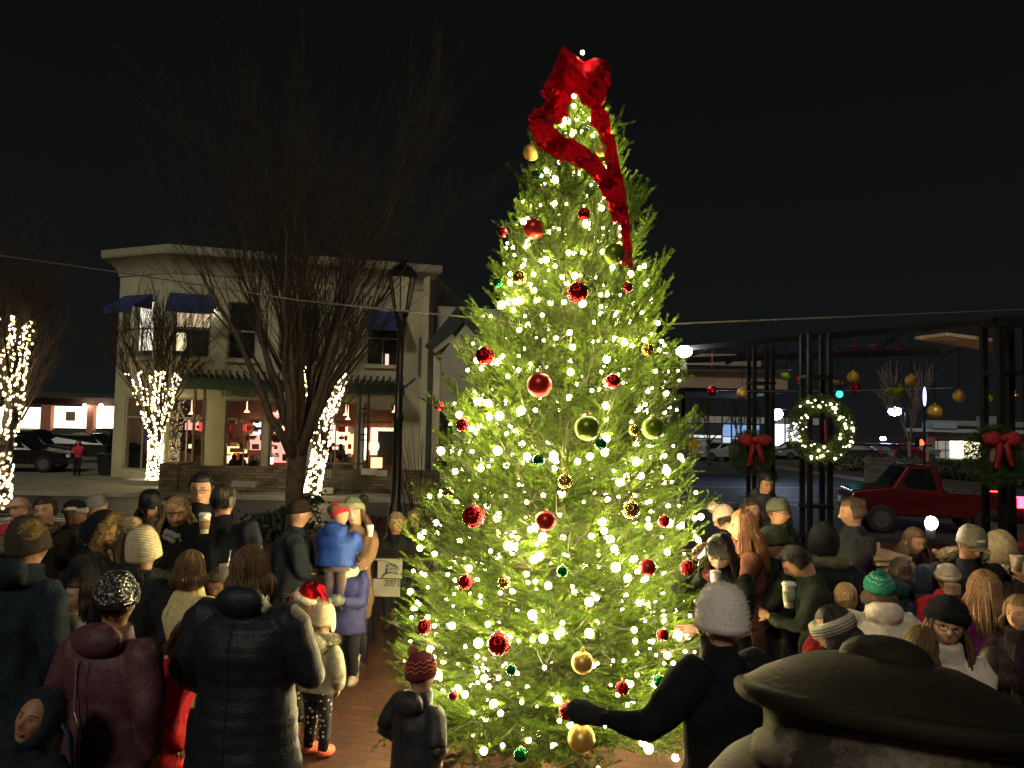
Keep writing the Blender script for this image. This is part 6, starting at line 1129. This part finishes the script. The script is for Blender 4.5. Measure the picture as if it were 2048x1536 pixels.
w = MB(); c = at(1862, 1046, 6.1); t = empty('phone', c, label='phone held up with its torch shining at us', cat='phone'); w.box((0, .012, -.045), (.075, .01, .15)); w.obj('phone_body', mat('phone_case', (.01, .01, .012), .3), t, smooth=False); w = MB(); w.ball((0, -.004, 0), (.052, .016, .052), 16, 10); w.obj('torch', mat('torch_led', (1, 1, 1), .4, emis=(1, .82, .66), es=120), t)
pe(1703, 992, 6.6, 88, 'man in profile facing left in a dark jacket with grey sleeves', coat=(.018, .019, .024), hem=.36, wf=1.2, hair=((.10, .055, .035), .22, 'bun'), skin='m', hd=(0, 6, 0), L='hold', Rr='pocket', hs=.245)
pe(1648, 1046, 6.0, -25, 'person from behind in a black coat with a grey brown fur edged hood', coat=(.010, .011, .014), hem=.3, wf=1.35, hood='up', ruff=((.22, .19, .13), 'down'), hair=(DB, .2), hs=.25)
pe(1592, 1076, 5.7, 75, 'dark haired person in profile bending over a cup, face lit orange', coat=(.018, .024, .018), hem=.33, wf=1.1, hair=((.014, .012, .012), .25), skin='m', hd=(8, 34, 0), L='hold', Rr='front', lean=8, hs=.25, slean=0)
b, HP, *_ = pe(1546, 1042, 5.95, 78, 'man in profile in a grey green beanie facing the tree, face lit orange', coat=(.013, .016, .013), hem=.33, wf=1.25, hat=('beanie', (.065, .08, .05), dict(cuff=.0, tall=.05, z0=.0)), hd=(5, 20, 0), L='hold', Rr='pocket', skin='m', hs=.255)
cup(at(1578, 1193, 4.35), .12, 'lidded cup with a green and brown sleeve held in the fingers at the right', sleeve=(.28, .33, .20), r=.036)
pe(1440, 1056, 5.2, 120, 'dark haired woman in a black coat looking down with a hand in her hair', coat=(.012, .014, .012), hem=.33, wf=1.15, hair=((.022, .017, .014), .75, 'bangs'), skin='p', hd=(30, 30, -12), L='front', Rr=(.02, .13, .90), scarf=(.36, .10, .09), hs=.245, curl=.5, lean=5)
cup(at(1431, 1160, 4.75), .10, 'cream paper cup held by the woman with a hand in her hair', lid=False, r=.034, straw=True)
pe(1486, 1016, 5.85, 75, 'woman in profile with long ginger brown hair and a brown coat', coat=(.11, .045, .03), hem=.33, wf=1.0, hair=((.24, .10, .04), 1.25), skin='m', hd=(10, 5, 0), L='front', Rr='pocket', hs=.245)
pe(1506, 995, 8.3, 168, 'laughing dark haired woman behind the grey green beanies', coat=(.02, .018, .018), hem=.35, hair=((.04, .02, .018), .5), skin='m', hd=(-15, 0, 10), hs=.24)
pe(1558, 990, 7.3, -150, 'man in a grey green beanie and glasses turned to the right', coat=(.020, .026, .017), hem=.34, wf=1.3, hat=('beanie', (.10, .105, .075), dict(cuff=.0, tall=.06, z0=.05)), glasses=True, skin='m', hair=(BR, .15), hd=(15, 6, 0), L='front', Rr='hold', hs=.25)
pe(1532, 944, 8.9, 182, 'tall man in a dark grey hooded jacket standing beside the wreath column', coat=(.035, .036, .042), hem=.34, wf=1.2, hair=((.02, .013, .010), .1), skin='m', hood='down', hd=(6, 12, 0), L='front', Rr='hang', hs=.25)
pe(1448, 998, 7.4, 60, 'person in a cream beanie with big pompom bending by the tree at the right', coat=(.016, .018, .020), hem=.35, wf=1.1, hat=('beanie', (.55, .45, .34), dict(pom=(.62, .50, .40), pr=.24, pp=(-.1, .30, .52), tall=.08, cuff=0, z0=-.02)), hair=(DB, .3), hood='down', hd=(10, 15, 20), lean=12, hs=.24)
pe(2048, 1100, 5.6, 100, 'person in a dark jacket holding a pale cup, cut by the right edge', coat=(.016, .013, .014), hem=.35, wf=1.2, hair=(DB, .3), L='hold', Rr='hold', skin='m')
cup(at(2033, 1128, 5.0), .10, 'pale square sided cup at the right edge near the purple coat', lid=False, col=(.6, .45, .36))
pe(2040, 1185, 4.6, 120, 'child with light brown hair at the right edge beside the purple coat', coat=(.02, .012, .02), hem=.38, hair=((.22, .13, .06), .4), hs=.21, child=True, L='hold', Rr='hold')
pe(1985, 1290, 4.3, 60, 'small child in dark clothes low at the right edge behind the urn', coat=(.02, .018, .016), hem=.4, hair=(DB, .4), hs=.2, child=True)
pe(1800, 1112, 6.2, -40, 'child in a dark teal jacket behind the girl in glasses', coat=(.012, .035, .035), hem=.4, wf=1.2, hair=(DB, .3), hs=.21, child=True, hood='down')
pe(1850, 1130, 5.9, 20, 'child with a dark blue hood, right of the stacked planks', coat=(.014, .022, .040), hem=.4, wf=1.2, hood='up', hs=.21, child=True, hair=(DB, .1))

# ------------------------------------------------------------------ props
# blue striped bag in front of the bottom left child
t = empty('tote_bag', at(118, 1545, 3.55), rad(-10), label='blue tote bag with white stripes at the bottom left', cat='bag')
M_bag = mat('blue_canvas', (.02, .045, .16), .8); M_str = mat('white_canvas', (.6, .6, .58), .8)
w = MB(); w.rings([(0, 0, z, a, b_) for z, a, b_ in ((-.30, .10, .05), (-.28, .13, .07), (-.1, .14, .08), (.02, .13, .06), (.03, .125, .055))], 28); w.obj('bag_body', M_bag, t)
w = MB()
for z in (.0, -.06, -.12): w.rings([(0, 0, z-.012, .141, .082), (0, 0, z+.012, .141, .081)], 28, cap=False)
w.box((.02, -.083, .055), (.05, .006, .02)); w.obj('stripe', M_str, t)
w = MB(); w.tubes([(-.08, 0, .02), (-.06, 0, .16), (-.02, 0, .24), (.04, 0, .16), (.07, 0, .02)], .008, 6); w.obj('strap', M_bag, t)
# banner on its table
bp_ = at(785, 1118, 7.7); t = empty('banner_table', (bp_.x+.1, 7.9, 0), label='small table with a pale banner of a leaping figure and dark lettering', cat='table')
z1 = at(785, 1117, 7.7).z; w = MB(); w.box((0, 0, z1), (.75, .5, .03)); [w.box((sx_*.33, sy*.2, z1/2), (.035, .035, z1)) for sx_ in (-1, 1) for sy in (-1, 1)]; w.obj('table_frame', M_black, t, smooth=False)
def bw(x0, y0, x1, y1, Y, m, nm, par, dy=0, th=.006):
    a, b_ = at(x0, y0, Y), at(x1, y1, Y); mb = MB(); mb.box(((a.x+b_.x)/2, Y+dy, (a.z+b_.z)/2), (abs(b_.x-a.x), th, abs(b_.z-a.z))); return lp(mb.obj(nm, m, smooth=False), par)
M_ban = mat('banner_cloth', (.24, .24, .20), .8, var=.1, vs=6); M_ink = mat('banner_ink', (.02, .03, .02), .8); M_inkg = mat('banner_green_ink', (.05, .09, .05), .8)
bw(749, 1117, 804, 1122, 7.62, M_ban, 'banner', t); bw(756, 1122, 804, 1157, 7.62, M_ban, 'banner', t); bw(747, 1157, 800, 1193, 7.61, M_ban, 'banner', t, dy=-.012)
w = MB(); P3 = lambda x, y: at(x, y, 7.60)
w.tubes([tuple(P3(*p_)) for p_ in ((763, 1155), (768, 1149), (772, 1146), (773, 1140), (774, 1135))], [.004, .007, .008, .011, .006], 6); w.tubes([tuple(P3(*p_)) for p_ in ((772, 1147), (780, 1145), (790, 1147))], [.007, .005, .002], 5); w.ball(tuple(P3(774, 1131)), .012, 8, 6); lp(w.obj('leaping_figure', M_ink), t)
w = MB(); w.tubes([tuple(P3(*p_)) for p_ in ((774, 1124), (782, 1128), (790, 1131), (798, 1137))], [.003, .009, .011, .003], 5); w.tubes([tuple(P3(*p_)) for p_ in ((776, 1139), (786, 1137), (797, 1139))], .003, 4); lp(w.obj('swoosh', M_inkg), t)
o = text('200 UN', .085, M_ink, Matrix.Identity(4), 'lettering', th=.001); V = np.empty(len(o.data.vertices)*3); o.data.vertices.foreach_get('co', V); V = V.reshape(-1, 3); V[:, 0] *= .24/V[:, 0].max(); V[:, 0] += V[:, 1]*.25; q = at(766, 1172, 7.585); V = np.stack([V[:, 0]+q.x, V[:, 2]*1+q.y, V[:, 1]+q.z], 1); o.data.vertices.foreach_set('co', V.ravel()); o.data.update(); lp(o, t)
# stacked planks and refreshment table on the right
for i in range(7):
    p_ = at(1770+i*2, 1112, 6.4+.0*i); w = MB(); w.box((0, 0, 0), (.30 if i < 3 else .40, .45, .032), rad((3, -4, 6, -2, 5, -6, 2)[i])); z_ = p_.z-.045*i
    w.obj('plank', mat('pale_timber', (.46, .31, .19), .7, var=.3, vs=8), smooth=False, loc=(p_.x+.03*i, 6.5, z_), label=('topmost of the pale planks stacked behind the teal hat', 'second plank from the top of the pale stack', 'third plank from the top of the pale stack', 'fourth plank from the top of the pale stack', 'fifth plank from the top of the pale stack', 'sixth plank from the top of the pale stack', 'lowest of the pale planks in the stack')[i], cat='plank', group='pale planks stacked at the right')
p_ = at(1780, 1160, 6.5); zt = p_.z-.0; t = empty('trestle_table', (p_.x+.3, 6.75, 0), label='dark covered trestle table under the stacked planks', cat='table'); zt = at(1770, 1112, 6.4).z-.045*6-.03
w = MB(); w.box((0, 0, zt), (1.7, .7, .03)); w.obj('table_top', M_wood, t, smooth=False); w = MB(); w.box((0, 0, zt/2-.01), (1.66, .66, zt-.02)); w.obj('table_cloth', cloth((.014, .02, .022)), t, smooth=False)
for px, py, d_, lb in ((1741, 1096, .12, 'small brown paper bag on the table left of the planks'), (1905, 1178, .09, 'pale cardboard box held near the crimson jacket')):
    p_ = at(px, py, 6.4 if px < 1800 else 5.5); w = MB(); w.box((0, 0, 0), (d_, d_*.8, d_*.9), .2); o = w.obj('box' if px > 1800 else 'paper_bag', mat('brown_card', (.36, .22, .15), .85, bump=.3), smooth=False, loc=p_, label=lb, cat='box' if px > 1800 else 'bag'); bv = o.modifiers.new('b', 'BEVEL'); bv.width = .012; bv.segments = 2
# ------------------------------------------------------------------ the big urn in the foreground
M_urn = bpy.data.materials.new('weathered_bronze'); M_urn.use_nodes = True; n_ = M_urn.node_tree.nodes; l_ = M_urn.node_tree.links; bb = n_['Principled BSDF']
tc_ = n_.new('ShaderNodeTexCoord'); a1 = n_.new('ShaderNodeTexNoise'); a1.inputs['Scale'].default_value = 9; a1.inputs['Detail'].default_value = 12; a1.inputs['Roughness'].default_value = .75; c_ = n_.new('ShaderNodeValToRGB'); l_.new(tc_.outputs['Object'], a1.inputs[0]); l_.new(a1.outputs[0], c_.inputs[0])
c_.color_ramp.elements[0].position = .35; c_.color_ramp.elements[0].color = (.019, .017, .011, 1); c_.color_ramp.elements[1].position = .72; c_.color_ramp.elements[1].color = (.028, .024, .015, 1); l_.new(c_.outputs[0], bb.inputs[0]); bb.inputs['Roughness'].default_value = .72; bb.inputs['Specular IOR Level'].default_value = .25
a2 = n_.new('ShaderNodeTexNoise'); a2.inputs['Scale'].default_value = 90; a2.inputs['Detail'].default_value = 9; b2 = n_.new('ShaderNodeBump'); b2.inputs['Strength'].default_value = .4; b2.inputs['Distance'].default_value = .006; l_.new(tc_.outputs['Object'], a2.inputs[0]); l_.new(a2.outputs[0], b2.inputs['Height']); l_.new(b2.outputs[0], bb.inputs['Normal'])
M_urn2 = M_urn.copy(); M_urn2.name = 'stained_bronze'; cr2 = [x for x in M_urn2.node_tree.nodes if x.type == 'VALTORGB'][0]; cr2.color_ramp.elements[0].position = .44; cr2.color_ramp.elements[0].color = (.045, .035, .026, 1); cr2.color_ramp.elements[1].position = .62; cr2.color_ramp.elements[1].color = (.24, .21, .16, 1)
uc = at(1770, 1410, 1.55); zr = uc.z; t = empty('lidded_urn', (uc.x, 1.55, 0), label='big dark weathered lidded urn in the bottom right foreground', cat='urn')
Ru = .287
def pr(zr_, L_): return [(0, 0, zr_+z, r, r) for r, z in L_]
w = MB(); w.rings(pr(zr, [(.02, -.026), (Ru*.88, -.026), (Ru*.95, -.024), (Ru*.985, -.016), (Ru, -.006), (Ru*1.0, .004), (Ru*.985, .010), (Ru*.955, .0145), (Ru*.945, .0115), (Ru*.92, .016), (Ru*.8, .040), (Ru*.62, .066), (Ru*.45, .084), (Ru*.36, .088), (Ru*.30, .090), (Ru*.292, .096), (Ru*.275, .107), (Ru*.225, .119), (Ru*.15, .128), (Ru*.07, .132), (.001, .133)]), 96)
w.map(lambda V: V+np.stack([0*V[:, 0], 0*V[:, 0], wob(V, .0007, 14, 4)], 1)); TL = Matrix.Translation((0, 0, zr)) @ Matrix.Rotation(rad(6), 4, 'Y') @ Matrix.Rotation(rad(-10.5), 4, 'X') @ Matrix.Translation((0, 0, -zr)); w.map(lambda V: xf(TL, V)); w.obj('lid', M_urn, t)
w = MB(); w.rings(pr(zr, [(Ru*.86, -.024), (Ru*.87, -.03), (Ru*.80, -.042), (Ru*.79, -.065), (Ru*.80, -.085), (Ru*.86, -.095), (Ru*.87, -.130)]), 96); w.map(lambda V: V+np.stack([wob(V, .0015, 20, 4), wob(V, .0015, 20, 5), 0*V[:, 0]], 1)); w.map(lambda V: xf(TL, V)); w.obj('neck', M_urn2, t)
w = MB(); w.rings(pr(zr, [(Ru*.86, -.118), (Ru*.95, -.130), (Ru*1.12, -.165), (Ru*1.32, -.24), (Ru*1.42, -.34), (Ru*1.42, -.45), (Ru*1.30, -.60), (Ru*1.05, -.78), (Ru*.75, -.92), (Ru*.55, -1.0), (Ru*.5, -1.04), (Ru*.62, -1.08), (Ru*.8, -1.12), (Ru*.82, -1.16)]), 96); w.obj('urn_body', M_urn, t)
w = MB(); w.box((0, 0, (zr-1.16)/2), (.75, .75, zr-1.16)); w.obj('pedestal', M_conc, t, smooth=False)
bpy.data.scenes.remove(TMP)
